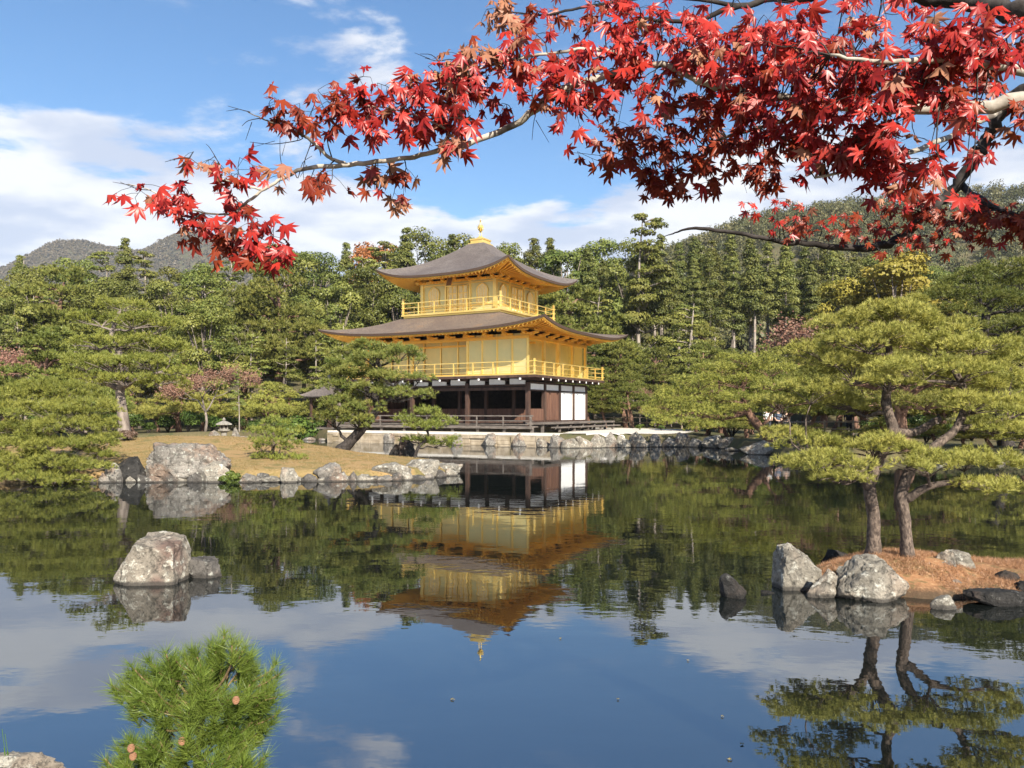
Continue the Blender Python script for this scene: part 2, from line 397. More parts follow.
M['grass'] = leaf_mat('dry_grass', (.19, .15, .055), (.37, .255, .115), .2, .03, .0, hue=0)
M['needle_litter'] = leaf_mat('needle_litter', (.24, .12, .06), (.46, .26, .14), .1, .03, .0, hue=0)
M['grass_green'] = leaf_mat('green_blade', (.1, .2, .03), (.16, .28, .05), .3, .05, 0, hue=0)

EXEC = True

# ------------------------------------------------------------------ terrain
TH = R(29)
U = Vector((-cos(TH), sin(TH), 0)); Vv = Vector((sin(TH), cos(TH), 0))    # along the front (to the left), along the right side (away)
CC = Vector((1.0, 48.0, 0))                                                # front right corner post of the pavilion


def fp(t, d=0):                      # point on the pavilion's front line, t to the left, d outwards
    return CC + U * t - Vv * d


def px_pts(L): return [(gx(p, y), y) for p, y in L]


wl = fp(13.7, 3.0); wr = fp(-3.3, 3.0)
POND = [(-60, 3.0), (-7, 3.6), (-2.6, 4.05), (-1.2, 3.9), (0.5, 3.75), (3, 3.7), (7, 3.4), (12, 5), (20, 12), (22, 20)] + \
       px_pts([(1200, 27), (1024, 29.5), (900, 31), (850, 31.5), (800, 33), (775, 35), (745, 38.5), (715, 43), (680, 44.5), (640, 44.2), (600, 43.6)]) + \
       [(wr.x, wr.y), (wl.x, wl.y)] + px_pts([(312, 56), (290, 58), (265, 53), (240, 49), (150, 49), (0, 48)]) + [(-60, 48)]
ISL = px_pts([(-160, 21), (-40, 21.2), (60, 21.3), (110, 21.8), (170, 22.0), (240, 22.0), (330, 22.2), (385, 22.3), (425, 22.8), (452, 24.2), (462, 25.6), (450, 27.5),
              (420, 29.5), (380, 31.5), (340, 33.5), (290, 36), (230, 38), (120, 39), (0, 39), (-150, 38)])
IST = px_pts([(776, 8.75), (800, 8.45), (850, 8.3), (905, 8.15), (950, 8.0), (1000, 8.1), (1060, 8.3), (1100, 8.7), (1090, 9.6), (1030, 10.2), (960, 10.45), (890, 10.6), (830, 10.4), (790, 9.6)])


def sdist(P, x, y):
    """signed distance to polygon, positive inside; x,y numpy arrays"""
    x = np.asarray(x, float); y = np.asarray(y, float)
    d = np.full(x.shape, 1e18); ins = np.zeros(x.shape, bool)
    for (ax, ay), (bx, by) in zip(P, P[1:] + P[:1]):
        ex, ey = bx - ax, by - ay
        t = np.clip(((x - ax) * ex + (y - ay) * ey) / (ex * ex + ey * ey), 0, 1)
        d = np.minimum(d, (x - ax - t * ex) ** 2 + (y - ay - t * ey) ** 2)
        c = (ay > y) != (by > y)
        with np.errstate(divide='ignore', invalid='ignore'):
            ins ^= c & (x < ex * (y - ay) / (ey if ey else 1e-9) + ax)
    d = np.sqrt(d); return np.where(ins, d, -d)


def sst(a, b, v):
    t = np.clip((np.asarray(v, float) - a) / (b - a), 0, 1); return t * t * (3 - 2 * t)


def wob(x, y, s, seed=0):
    return (np.sin(x * s * 1.3 + seed) * np.cos(y * s * 1.1 - seed * 2) + .6 * np.sin(x * s * 2.7 + y * s * 2.1 + seed * 3) + .35 * np.sin(x * s * 5.3 - y * s * 4.7 + seed)) / 1.9


def ground_h(x, y):
    x = np.asarray(x, float); y = np.asarray(y, float)
    d = -sdist(POND, x, y)                       # >0 on land
    near = np.clip((14 - y) / 6, 0, 1)
    bank = .5 * (1 - near) + .34 * near
    bank = np.where(y > 40, .55, bank)
    # terrace under the pavilion
    lx = -((x - CC.x) * U.x + (y - CC.y) * U.y); ly = (x - CC.x) * Vv.x + (y - CC.y) * Vv.y
    terr = sst(9, 4, np.maximum(np.abs(lx + 6.4) - 8.5, np.maximum(-ly - 3.5, ly - 10)))
    bank = bank + terr * (.74 - bank)
    h = -.75 + (bank + .75) * sst(-.25, .45, d)
    h = h + .05 * wob(x, y, .9) * sst(.3, 2, d) * (1 - terr)
    back = sst(66, 150, y) * 8 + np.clip(y - 80, 0, 70) * .05
    h = h + back
    # wooded hill on the right
    ridge = 95 * np.exp(-((np.maximum(0, 150 - x) / 135.) ** 2)) * (1 + .06 * wob(x, y, .02, 2)) + 16 * np.exp(-((x - 310) / 90.) ** 2)
    h = h + ridge * sst(165, 450, y) * (1 - .5 * sst(480, 900, y)) * (1 + .05 * wob(x, y, .035, 1))
    h = np.where(y > 1000, np.minimum(h, 60), h)
    return h


def gh(x, y): return float(ground_h(np.array([x]), np.array([y]))[0])


def isl_h(x, y):
    d = sdist(ISL, x, y); x = np.asarray(x, float); y = np.asarray(y, float)
    h = -.5 + (.5 + .30) * sst(-.5, .7, d) + .12 * sst(.4, 3, d)
    h = h + .62 * np.exp(-((x + 12.6) / 6.0) ** 2 - ((y - 30.5) / 3.8) ** 2) * sst(0, 3, d)
    return h + .035 * wob(x, y, 1.1, 3) * sst(.2, 1.5, d)


def ih(x, y): return float(isl_h(np.array([x]), np.array([y]))[0])


def ist_h(x, y):
    d = sdist(IST, x, y); x = np.asarray(x, float); y = np.asarray(y, float)
    h = -.4 + .47 * sst(-.35, .35, d) + .22 * sst(.1, 1.0, d) * (1 - .75 * sst(4.7, 5.9, x))
    return h + .018 * wob(x, y, 4, 1)


def th(x, y): return float(ist_h(np.array([x]), np.array([y]))[0])


def grid(name, xs, ys, fn, mat, kind='structure', label=None, cat=None, keep=None, off=0.0):
    X, Y = np.meshgrid(xs, ys); Z = fn(X, Y) + off
    n, m = X.shape; V = np.stack([X.ravel(), Y.ravel(), Z.ravel()], 1)
    i = np.arange(n * m).reshape(n, m)
    Q = np.stack([i[:-1, :-1].ravel(), i[:-1, 1:].ravel(), i[1:, 1:].ravel(), i[1:, :-1].ravel()], 1)
    if keep is not None:
        k = keep(X, Y).ravel(); Q = Q[k[Q].all(1)]
    o = bpy.data.objects.new(name, mesh_np(name, V, Q, mat, smooth=True)); link(o)
    return tag(o, label, cat, kind=kind)


def axis(a, b, step, lo, hi, k=1.22):
    r = list(np.arange(a, b + 1e-6, step)); s = step
    while r[-1] < hi: s = min(s * k, 60); r.append(r[-1] + s)
    s = step
    while r[0] > lo: s = min(s * k, 60); r.insert(0, r[0] - s)
    return np.array(r)


grid('ground', axis(-24, 24, .4, -2300, 2300), axis(-2, 62, .4, -20, 2500), ground_h, M['ground'],
     label='earth banks and woodland floor around the pond', cat='ground')
wt = MB(); wt.add([(-60, 0, 0), (60, 0, 0), (60, 62, 0), (-60, 62, 0)], [(0, 1, 2, 3)])
tag(wt.build('water', M['water']), 'still pond mirroring the golden pavilion and the sky', 'pond', kind='structure')
grid('island_ground', np.arange(-25, 1, .22), np.arange(19.5, 41, .22), isl_h, M['lawn'], label='low grassy island with a dry lawn mound', cat='island',
     keep=lambda x, y: sdist(ISL, x, y) > -1.0)
grid('islet_ground', np.arange(2.0, 8.4, .07), np.arange(7.0, 11.6, .07), ist_h, M['needle_bed'], label='small islet covered in orange pine needles', cat='islet',
     keep=lambda x, y: sdist(IST, x, y) > -.5)
GRV = px_pts([(560, 44.4), (585, 44.0), (612, 43.9), (640, 44.6), (665, 45.5), (690, 49), (700, 53), (660, 57), (630, 60), (596, 62), (575, 56)])
grid('gravel_path', np.arange(2, 14, .25), np.arange(43, 63, .25), ground_h, M['gravel'], label='pale gravel path beside the pavilion', cat='path',
     keep=lambda x, y: sdist(GRV, x, y) > 0, off=.02)


# far mountains on the left
def mount_h(x, y):
    c = 338 * np.exp(-((x + 780) / 950.) ** 2 - ((y - 1680) / 320.) ** 2)
    a = 42 * np.exp(-((x + 945) / 85.) ** 2 - ((y - 1650) / 200.) ** 2) + 44 * np.exp(-((x + 600) / 120.) ** 2 - ((y - 1650) / 220.) ** 2) + 26 * np.exp(-((x + 700) / 60.) ** 2 - ((y - 1650) / 200.) ** 2)
    return -40 + (c + a + 40) * (1 + .012 * wob(x, y, .011, 2) + .01 * wob(x, y, .03, 1))


def mount_old(x, y):
    a = 380 * np.exp(-((x + 945) / 150.) ** 2 - ((y - 1650) / 260.) ** 2)
    b = 405 * np.exp(-((x + 590) / 165.) ** 2 - ((y - 1650) / 280.) ** 2)
    c = 318 * np.exp(-((x + 800) / 750.) ** 2 - ((y - 1720) / 330.) ** 2)
    h = np.maximum(np.maximum(a, b), c) + .25 * np.minimum(a, b)
    return -40 + (h + 40) * (1 + .035 * wob(x, y, .011, 2) + .02 * wob(x, y, .03, 1))


grid('mountain', np.arange(-2100, 150, 28), np.arange(1150, 2350, 28), mount_h, M['hill'], label='bluish wooded mountains far behind the trees on the left', cat='mountain')


# ------------------------------------------------------------------ foliage primitives
def rdir(rng, n):
    v = rng.normal(size=(n, 3)); return v / np.linalg.norm(v, axis=1, keepdims=True)


def nrm(v): return v / np.maximum(np.linalg.norm(v, axis=1, keepdims=True), 1e-9)


def leaf_quads(P, N, size, rng, asp=.7):
    n = len(P); t = nrm(np.cross(N, rdir(rng, n))); b = np.cross(N, t)
    s = (size * rng.uniform(.6, 1.35, n))[:, None]
    V = np.stack([P - t * s * .5, P + b * s * .5 * asp - N * s * .08, P + t * s * .5, P - b * s * .5 * asp - N * s * .08], 1).reshape(-1, 3)
    return V, np.arange(n * 4).reshape(n, 4)


def crown(lobes, n, size, rng, jit=.55, flat=0.0):
    """lobes: list of (cx,cy,cz,rx,ry,rz)"""
    L = np.array(lobes, float); w = L[:, 3] * L[:, 5]; w = w / w.sum()
    k = rng.choice(len(L), n, p=w); d = rdir(rng, n); d[:, 2] = np.where(d[:, 2] < -.3, -d[:, 2], d[:, 2])
    r = 1 - .45 * rng.random(n) ** 2
    r *= 1 + .16 * np.sin(d[:, 0] * 5 + k) * np.cos(d[:, 1] * 6 + k * 2)
    P = L[k, :3] + d * L[k, 3:] * r[:, None]
    N = nrm(d + rdir(rng, n) * jit + np.array([0, 0, flat]))
    lt = rng.random(len(L))
    V, Fc = leaf_quads(P, N, size, rng)
    return V, Fc, np.repeat(np.clip(.5 * lt[k] + .5 * rng.random(n), 0, 1), 4)


def needles(P, D, L, w, m, rng, spread=.75, tint=None):
    n = len(P); Pk = np.repeat(P, m, 0); Dk = nrm(np.repeat(D, m, 0) + rdir(rng, n * m) * spread)
    Lk = (L * rng.uniform(.65, 1.15, n * m))[:, None]
    s = nrm(np.cross(Dk, rdir(rng, n * m))) * w * .5
    V = np.stack([Pk - s, Pk + s, Pk + Dk * Lk], 1).reshape(-1, 3)
    t = tint if tint is not None else rng.random(n)
    T = np.clip(np.repeat(t, m) * .65 + rng.random(n * m) * .35, 0, 1)
    return V, np.arange(n * m * 3).reshape(-1, 3), np.repeat(T, 3)


def pad_tufts(pads, dens, rng, under=-.08):
    """pads: (cx,cy,cz,rx,ry,rz) flattened clouds; returns tuft points, directions and tint"""
    Ps, Ds, Ts, hubs = [], [], [], []
    for (cx, cy, cz, rx, ry, rz) in pads:
        K = int(np.clip(16 * (rx * ry) ** .5 / max(rz * 2.2, .05), 9, 40))
        a = rng.uniform(0, 2 * pi, K); q = np.sqrt(rng.random(K)) * .92
        lx, ly = np.cos(a) * q * rx, np.sin(a) * q * ry
        lz = rz * (.7 * (1 - q ** 2) + rng.uniform(-.6, .5, K))
        lr = rng.uniform(.17, .33, K) * (rx * ry) ** .5
        hub = np.stack([cx + lx, cy + ly, cz + lz], 1); hubs.append((hub, lr))
        n = max(12, int(dens * rx * ry * pi))
        k = rng.integers(0, K, n); d = rdir(rng, n); d[:, 2] = np.where(d[:, 2] < under, -d[:, 2] * .6, d[:, 2])
        f = np.minimum(1.0, rz * .75 / lr)[:, None]
        off = d * lr[k][:, None]; off[:, 2] *= f[k][:, 0]
        Ps.append(hub[k] + off * rng.uniform(.72, 1.06, n)[:, None])
        Ds.append(nrm(d * np.array([.9, .9, .8]) + np.array([0, 0, .4])))
        lt = rng.random(K); Ts.append(np.clip(.55 * lt[k] + .45 * rng.random(n) + rng.uniform(-.12, .12), 0, 1))
    return np.concatenate(Ps), np.concatenate(Ds), np.concatenate(Ts), hubs


def limb_pts(a, b, sag, rng, n=5, jit=.05):
    a, b = np.array(a, float), np.array(b, float); L = np.linalg.norm(b - a); out_ = []
    for i in range(n + 1):
        t = i / n; p = a + (b - a) * t; p[2] += sag * L * sin(pi * t)
        if 0 < i < n: p += rng.normal(size=3) * jit * L
        out_.append(p)
    return spline(out_, 2)


def join(parts):
    V, Fc, T, o = [], [], [], 0
    for v, f, t in parts:
        V.append(v); Fc.append(f + o); T.append(t); o += len(v)
    return np.concatenate(V), np.concatenate(Fc), np.concatenate(T)


# ------------------------------------------------------------------ rocks
def rock_mesh(name, seed, sx, sy, sz, mat, sub=4, planes=13, lo=.55, rough=.11, flat_top=0.0, lean=(0, 0), cuts=()):
    rng = np.random.default_rng(seed); bm = bmesh.new(); bmesh.ops.create_icosphere(bm, subdivisions=sub, radius=1)
    N = rdir(rng, planes); D = rng.uniform(lo, .98, planes)
    if flat_top: N = np.vstack([N, [[rng.uniform(-.15, .15), rng.uniform(-.2, .05), 1]]]); D = np.append(D, flat_top)
    for n_, d_ in cuts:
        n_ = np.array(n_, float); N = np.vstack([N, [n_ / np.linalg.norm(n_)]]); D = np.append(D, d_)
    co = np.array([v.co[:] for v in bm.verts]); dt = co @ N.T
    r = np.where(dt > .12, D / np.maximum(dt, .12), 9.); r = np.minimum(1.08, r.min(1))
    for v, q in zip(bm.verts, r):
        d = v.co.normalized(); s = Vector((seed * 3.1, seed * 1.7, 0))
        k = noise.fractal(d * 1.7 + s, 1.0, 2.0, 5) * rough + noise.fractal(d * 6.5 + s, .9, 2.1, 4) * rough * .45 - (1 - abs(noise.noise(d * 2.6 + s))) ** 9 * rough * .55
        p = d * q * (1 + k)
        v.co = Vector((p.x * sx + lean[0] * p.z * sx, p.y * sy + lean[1] * p.z * sy, p.z * sz))
    me = bpy.data.meshes.new(name); bm.to_mesh(me); bm.free()
    me.polygons.foreach_set('use_smooth', [True] * len(me.polygons))
    try: me.set_sharp_from_angle(angle=R(38))
    except Exception: pass
    me.materials.append(mat); return me


def rock(x0, x1, ytop, Y, label, seed, mat='rock', base=0.0, dr=.8, name='rock', cat='rock', group=None, flat=0, sub=4, lean=(0, 0), lo=.55, rough=.11, sink=.3, cuts=()):
    """pixel extent x0..x1, top row, depth Y, base height"""
    w = (x1 - x0) / F * Y; zt = zy(ytop, Y); h = zt - base
    sz = h / (2 - sink * 2) * 1.12
    me = rock_mesh(name, seed, w / 2 * 1.06, w / 2 * dr, sz, M[mat], sub, flat_top=flat, lean=lean, lo=lo, rough=rough, cuts=cuts)
    top = max(v.co.z for v in me.vertices); xs = [v.co.x for v in me.vertices]
    kx = w / (max(xs) - min(xs)); cx0 = (max(xs) + min(xs)) / 2
    for v in me.vertices: v.co.x = (v.co.x - cx0) * kx
    o = bpy.data.objects.new(name, me); link(o)
    o.location = (gx((x0 + x1) / 2, Y), Y, zt - top)
    return tag(o, label, cat, group)


# ------------------------------------------------------------------ the golden pavilion
def pavilion():
    G = .74
    A, B = 12.8, 8.9
    root = thing('golden_pavilion', 'three storey golden pavilion with shingle roofs standing at the water', 'pavilion', (CC.x, CC.y, G), -TH)
    z = lambda w: w - G
    P = lambda mb, name, mats, par=root, sm=False, bev=0: mb.build(name, mats, par, sm, bev)

    # --- foundation and deck
    m = MB(); m.box(-A - .4, .35, -.35, B + .4, z(.60), z(1.06)); P(m, 'stone_base', M['wallstone'])
    m = MB()
    m.box(-A - 1.6, 1.1, -1.55, B + 1, z(1.06), z(1.14)); m.box(-A - 1.62, 1.12, -1.60, -1.5, z(.98), z(1.12))
    y = -1.5
    while y < 0:
        y += .25
    for k in range(9):
        x = -A - 1.4 + k * 1.9; m.box(x - .09, x + .09, -1.46, -1.3, z(.70), z(1.06))
    P(m, 'veranda_deck', M['wood_grey'])
    m = MB(); m.box(-A, -.02, .1, B - .1, z(1.30), z(1.44)); P(m, 'raised_floor', M['wood'])

    def railing(pts, zb, hgt, mat, post=.09, rail=.07, step=1.9, posts_up=.12, name='railing', corner_up=.12, mid=(.52, .16)):
        m = MB()
        for a, b in zip(pts, pts[1:]):
            a, b = Vector((a[0], a[1], 0)), Vector((b[0], b[1], 0)); L = (b - a).length
            n = max(1, round(L / step))
            for i in range(n + 1):
                q = a.lerp(b, i / n); e = corner_up if i in (0, n) else -.02
                if i in (0, n): q = q + (b - a).normalized() * (.002 if i == 0 else -.002)
                w = post * (1.25 if i in (0, n) else .8) / 2
                m.box(q.x - w, q.x + w, q.y - w, q.y + w, zb, zb + hgt + e)
            d = (b - a).normalized() * .16
            for hh, t in [(hgt, rail)] + [(hgt * k, rail * .75) for k in mid]:
                m.bar(a - d + Vector((0, 0, zb + hh)), b + d + Vector((0, 0, zb + hh)), t, t)
        return P(m, name, mat)

    railing([(-A - 1.5, B + .3), (-A - 1.5, -1.45), (.95, -1.45)], z(1.14), .62, M['wood_grey'], name='veranda_railing', corner_up=.06)
    # bench-like steps on the right side
    m = MB(); m.box(.30, 1.5, -.9, B + 2.0, z(1.24), z(1.36)); m.box(1.5, 2.1, .2, B + 1.6, z(1.0), z(1.08))
    for k in range(6): m.box(1.25, 1.4, -.7 + k * 2.0, -.55 + k * 2.0, z(.70), z(1.24))
    for k in range(5): m.box(1.9, 2.02, .4 + k * 2.2, .52 + k * 2.2, z(.70), z(1.0))
    P(m, 'side_bench', M['wood_grey'])

    # --- first storey
    bay = B / 4
    fx = [0, -4.45, -8.9, -A]
    cols = [(x, 0) for x in fx] + [(0, bay * k) for k in (1, 2, 3, 4)] + [(-A, bay * k) for k in (1, 2, 3, 4)] + [(-4.45, B), (-8.9, B)]
    for x, y in cols:
        m = MB(); w = .125; m.box(x - w, x + w, y - w, y + w, z(1.14), z(3.86)); P(m, 'column', M['wood'], bev=.012)
    for k in range(1, 6):
        m = MB(); x = -.0 - 2.13 * k; m.box(x - .1, x + .1, 1.95, 2.15, z(1.44), z(3.84)); P(m, 'inner_column', M['wood'])
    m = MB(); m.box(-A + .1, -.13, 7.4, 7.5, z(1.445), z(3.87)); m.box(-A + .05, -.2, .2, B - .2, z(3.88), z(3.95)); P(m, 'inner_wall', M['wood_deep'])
    for k in range(6):                                                        # low brown shutters of the recessed hall
        x1 = -2.13 * k - (.12 if k else .14); x0 = max(-A + .14, -2.13 * (k + 1) + .12)
        m = MB(); m.box(x0, x1, 1.99, 2.06, z(1.46), z(2.22))
        n = 4
        for i in range(n + 1):
            q = x0 + .03 + (x1 - x0 - .06) * i / n; m.box(q - .03, q + .03, 1.95, 1.99, z(1.47), z(2.2))
        P(m, 'shutter_panel', M['wood_brown'])
    # beams round the first storey
    m = MB(); m.box(-A - .1, .1, -.09, .09, z(3.38), z(3.56)); m.box(-.09, .09, .1, B + .1, z(3.34), z(3.42)); m.box(-.085, .085, .1, B + .1, z(3.80), z(3.92))
    m.box(-A - .11, .11, -.1, .1, z(3.66), z(3.74)); m.box(-A - .09, -A + .09, .1, B, z(3.38), z(3.56)); m.box(-.088, .088, .13, B, z(1.30), z(1.46))
    P(m, 'beam', M['wood'])
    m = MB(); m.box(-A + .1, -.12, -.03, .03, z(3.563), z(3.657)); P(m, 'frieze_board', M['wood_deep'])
    for i in range(4):                                                        # right side, four bays
        y0, y1 = bay * i + .125, bay * (i + 1) - .125
        m = MB(); m.box(-.03, .04, y0, y1, z(3.43), z(3.79)); P(m, 'frieze_panel', M['white'])
        if i == 1:
            m = MB(); m.box(-.05, .03, y0, y1, z(1.46), z(3.34))
            n = 7
            for k in range(n):
                q = y0 + (y1 - y0) * (k + .5) / n; m.box(.03, .055, q - .115, q + .115, z(1.48), z(3.32))
            P(m, 'plank_door', M['wood_brown'])
        if i >= 2:
            m = MB(); m.box(-.04, .045, y0, y1, z(1.46), z(3.34)); P(m, 'white_panel', M['white'])
        if i == 0:
            m = MB(); m.box(-.04, .03, y0, y1, z(1.46), z(2.2)); P(m, 'shutter_panel', M['wood_brown'])
    m = MB(); m.box(-A, 0, B - .05, B + .03, z(1.44), z(3.8)); m.box(-A - .03, -A + .05, .13, B - .1, z(1.44), z(3.38)); P(m, 'rear_wall', M['wood_brown'])
    # white plaster between the brackets of the front
    xs = [0, -1.48, -2.97, -4.45, -5.93, -7.41, -8.9, -10.2, -11.5, -A]
    for x1, x0 in zip(xs, xs[1:]):
        m = MB(); m.box(x0 + .18, x1 - .18, -.04, .03, z(3.745), z(4.1)); P(m, 'frieze_panel', M['white'])

    # --- bracket arms with white ends, under the second floor balcony
    def arm(x, y, dx, dy):
        m = MB(); L = 1.02
        a, b = Vector((x, y, z(4.06))), Vector((x + dx * L, y + dy * L, z(4.06)))
        m.bar(a, b, .13, .16, 0); c = b + Vector((dx, dy, 0)) * .012; m.bar(b, c, .125, .15, 1)
        P(m, 'bracket_arm', [M['wood'], M['white']])
    for x in xs: arm(x, -.02, 0, -1)
    for k in range(9): arm(.02, B * k / 8, 1, 0)
    m = MB(); o = 1.05
    m.box(-A - o, o, -o, B + o, z(4.20), z(4.28)); m.box(-A - o - .03, o + .03, -o - .03, -o + .09, z(4.12), z(4.27)); m.box(o - .09, o + .03, -o + .1, B + o, z(4.12), z(4.27))
    m.box(-A - o - .03, -A - o + .09, -o + .1, B + o, z(4.12), z(4.27))
    P(m, 'balcony_joists', M['wood'])
    m = MB(); m.box(-A - o + .02, o - .02, -o + .02, B + o - .02, z(4.284), z(4.34)); P(m, 'balcony_floor', M['gold'])
    railing([(-A - .95, B + .95), (-A - .95, -.95), (.95, -.95), (.95, B + .95), (-A - .95, B + .95)], z(4.34), .78, M['gold'], post=.085, rail=.05, step=1.4, name='balcony_railing', corner_up=.16, mid=(.6, .2))

    # --- second storey walls
    def wall_panels(x0, x1, y, axis, zb, zt, n, mat, name):
        m = MB(); g = .06
        for i in range(n):
            a = x0 + (x1 - x0) * i / n; b = x0 + (x1 - x0) * (i + 1) / n
            if axis == 'x': m.box(a + g, b - g, y, y + .05, zb, zt)
            else: m.box(y - .05, y, a + g, b - g, zb, zt)
        return P(m, name, mat)
    zb, zt = z(4.34), z(6.95)
    wall_panels(-4.45, -.06, .0, 'x', zb, zt, 4, M['gold_panel'], 'gold_wall_panel')
    wall_panels(-A + .1, -4.45, 1.0, 'x', zb, zt, 6, M['gold_panel'], 'recessed_wall_panel')
    m = MB(); m.box(-4.50, -4.40, .06, 1.0, zb, zt); P(m, 'return_wall', M['gold_panel'])
    wall_panels(.2, B, -1.3, 'y', zb, zt, 4, M['gold_panel'], 'side_wall_panel')
    m = MB(); m.box(-A, -.2, B - .06, B, zb, zt); m.box(-A, -A + .05, 1, B - .06, zb, zt); P(m, 'rear_gold_wall', M['gold_panel'])
    m = MB(); m.box(-1.26, -.06, .055, .1, zb, zt); P(m, 'return_wall', M['gold_panel'])
    for i in range(5):
        m = MB(); q = -4.45 * i / 4; w = .075 if i in (0, 4) else .045
        m.box(q - w, q + w, -.06, .045, zb, zt); P(m, 'gold_post', M['gold'])
    for i in range(1, 6):
        m = MB(); q = -4.45 - (A - 4.45) * i / 6; m.box(q - .06, q + .06, .94, 1.045, zb, zt); P(m, 'gold_post', M['gold'])
    for q in (-8.9, -A):
        m = MB(); m.box(q - .09, q + .09, -.09, .09, zb, zt); P(m, 'gold_post', M['gold'])
    for i in range(1, 5):
        m = MB(); q = B * i / 4; m.box(-.09, .09, q - .09, q + .09, zb, zt); P(m, 'gold_post', M['gold'])
    for i in range(1, 4):
        m = MB(); q = .2 + (B - .2) * i / 4; m.box(-1.36, -1.26, q - .06, q + .06, zb, zt); P(m, 'gold_post', M['gold'])
    m = MB()
    m.box(-A - .1, .1, -.11, .11, z(6.62), z(6.80)); m.box(-.11, .11, .112, B + .1, z(6.62), z(6.80))
    m.box(-A - .1, -.1, -.065, .05, z(4.345), z(4.44)); m.box(-A, 0, .92, 1.06, z(6.35), z(6.48))
    m.box(-A - .1, -A + .1, .112, B + .1, z(6.62), z(6.80))
    P(m, 'gold_beam', M['gold_deep'])
    m = MB(); m.box(-A + .1, -.1, .12, B, z(6.81), z(6.88)); P(m, 'ceiling', M['gold_deep'])

    def brackets(hx0, hx1, hy0, hy1, zc, n_x, n_y, s=1.0):
        def one(x, y, dx, dy):
            m = MB()
            p = Vector((x, y, zc)); d = Vector((dx, dy, 0)); t = Vector((-dy, dx, 0))
            m.bar(p - t * .42 * s + d * .18, p + t * .42 * s + d * .18, .12, .13); m.bar(p, p + d * .75 * s + Vector((0, 0, .12)), .13, .16)
            q = p + d * .7 * s + Vector((0, 0, .23))
            m.bar(q - t * .38 * s, q + t * .38 * s, .11, .12); P(m, 'eave_bracket', M['gold_deep'])
        for i in range(n_x + 1): one(hx0 + (hx1 - hx0) * i / n_x, hy0, 0, -1); one(hx0 + (hx1 - hx0) * i / n_x, hy1, 0, 1)
        for i in range(n_y + 1): one(hx1, hy0 + (hy1 - hy0) * i / n_y, 1, 0); one(hx0, hy0 + (hy1 - hy0) * i / n_y, -1, 0)
    brackets(-A, 0, 0, B, z(6.88), 9, 6)

    # --- roofs
    def roof(cx, cy, ax, ay, bx, by, ze, ztop, lift, th_, name, wall_ax, wall_ay, zwall, mats):
        NT, NS = 40, 22
        def pt(side, t, s, dz=0.0, inset=0.0):
            w = 1 - inset
            ox, oy = ax * w, ay * w
            e = [(t * ox, -oy), (ox, t * oy), (-t * ox, oy), (-ox, -t * oy)][side]
            i_ = [(t * bx, -by), (bx, t * by), (-t * bx, by), (-bx, -t * by)][side]
            f = .58 * s + .42 * s * s
            zz = ze + (ztop - ze) * f + lift * (abs(t) ** 4 * .8 + abs(t) ** 2 * .2) * (1 - s) ** 2.2
            return (cx + e[0] + (i_[0] - e[0]) * s, cy + e[1] + (i_[1] - e[1]) * s, zz + dz)
        m = MB()
        for sd_ in range(4):
            v = [pt(sd_, -1 + 2 * i / NT, j / NS) for j in range(NS + 1) for i in range(NT + 1)]
            f = [(j * (NT + 1) + i, j * (NT + 1) + i + 1, (j + 1) * (NT + 1) + i + 1, (j + 1) * (NT + 1) + i) for j in range(NS) for i in range(NT)]
            m.add(v, f)
        m.box(cx - bx - .02, cx + bx + .02, cy - by - .02, cy + by + .02, ztop - .3, ztop - .02)
        rf = P(m, name, mats[0], sm=True)
        rf.data.set_sharp_from_angle(angle=R(25))
        # hips: rounded ridges on the four corners
        m = MB()
        # eave edge: thick shingle lip plus gold board under it
        def lip(name_, mat, in0, d0, in1, d1, depth_in):
            m = MB()
            for sd_ in range(4):
                prof = [(in0, d0), (in1, d1), (depth_in, d1 + .02), (depth_in, d0 - .01)]
                v = [pt(sd_, -1 + 2 * i / NT, 0, dz, ins) for ins, dz in prof for i in range(NT + 1)]
                k = NT + 1; f = [(b * k + i, ((b + 1) % 4) * k + i, ((b + 1) % 4) * k + i + 1, b * k + i + 1) for b in range(4) for i in range(NT)]
                m.add(v, f)
            return P(m, name_, mat, rf)
        lip('eave_edge', mats[1], .0, -.004, .008, -.15, .06)
        lip('eave_board', M['gold_deep'], .018, -.158, .024, -.22, .07)
        # soffit
        m = MB(); wx, wy = wall_ax, wall_ay
        def sp(side, t, s, dz=0):
            o_ = pt(side, t, 0, -.22, .034); w_ = [(t * wx, -wy), (wx, t * wy), (-t * wx, wy), (-wx, -t * wy)][side]
            return Vector((o_[0] + (cx + w_[0] - o_[0]) * s, o_[1] + (cy + w_[1] - o_[1]) * s, o_[2] + (zwall - o_[2]) * s + dz))
        for sd_ in range(4):
            k = NT + 1
            v = [sp(sd_, -1 + 2 * i / NT, s, .05) for s in (0, .5, 1) for i in range(k)]
            m.add(v, [(b * k + i, b * k + i + 1, (b + 1) * k + i + 1, (b + 1) * k + i) for b in range(2) for i in range(NT)])
        P(m, 'eave_soffit', M['gold_deep'], rf)
        m = MB()
        for sd_ in range(4):
            L = 2 * (ax if sd_ % 2 == 0 else ay); n = int(L / .30)
            for i in range(n + 1):
                t = -.985 + 1.97 * i / n; m.bar(sp(sd_, t, .02, -.02), sp(sd_, t, 1, -.02), .085, .12)
        P(m, 'rafters', M['gold_deep'], rf)
        return rf
    cx, cy = -A / 2, B / 2
    roof(cx, cy, A / 2 + 2.4, B / 2 + 2.4, 3.5, 3.5, z(7.14), z(8.66), .58, .25, 'lower_roof', A / 2, B / 2, z(7.25), (M['roof_low'], M['roof_edge']))
    ux = cx + .22
    # --- third storey
    m = MB(); h = 4.0
    m.box(ux - 3.42, ux + 3.42, cy - 3.42, cy + 3.42, z(8.2), z(8.60)); P(m, 'upper_base', M['gold'])
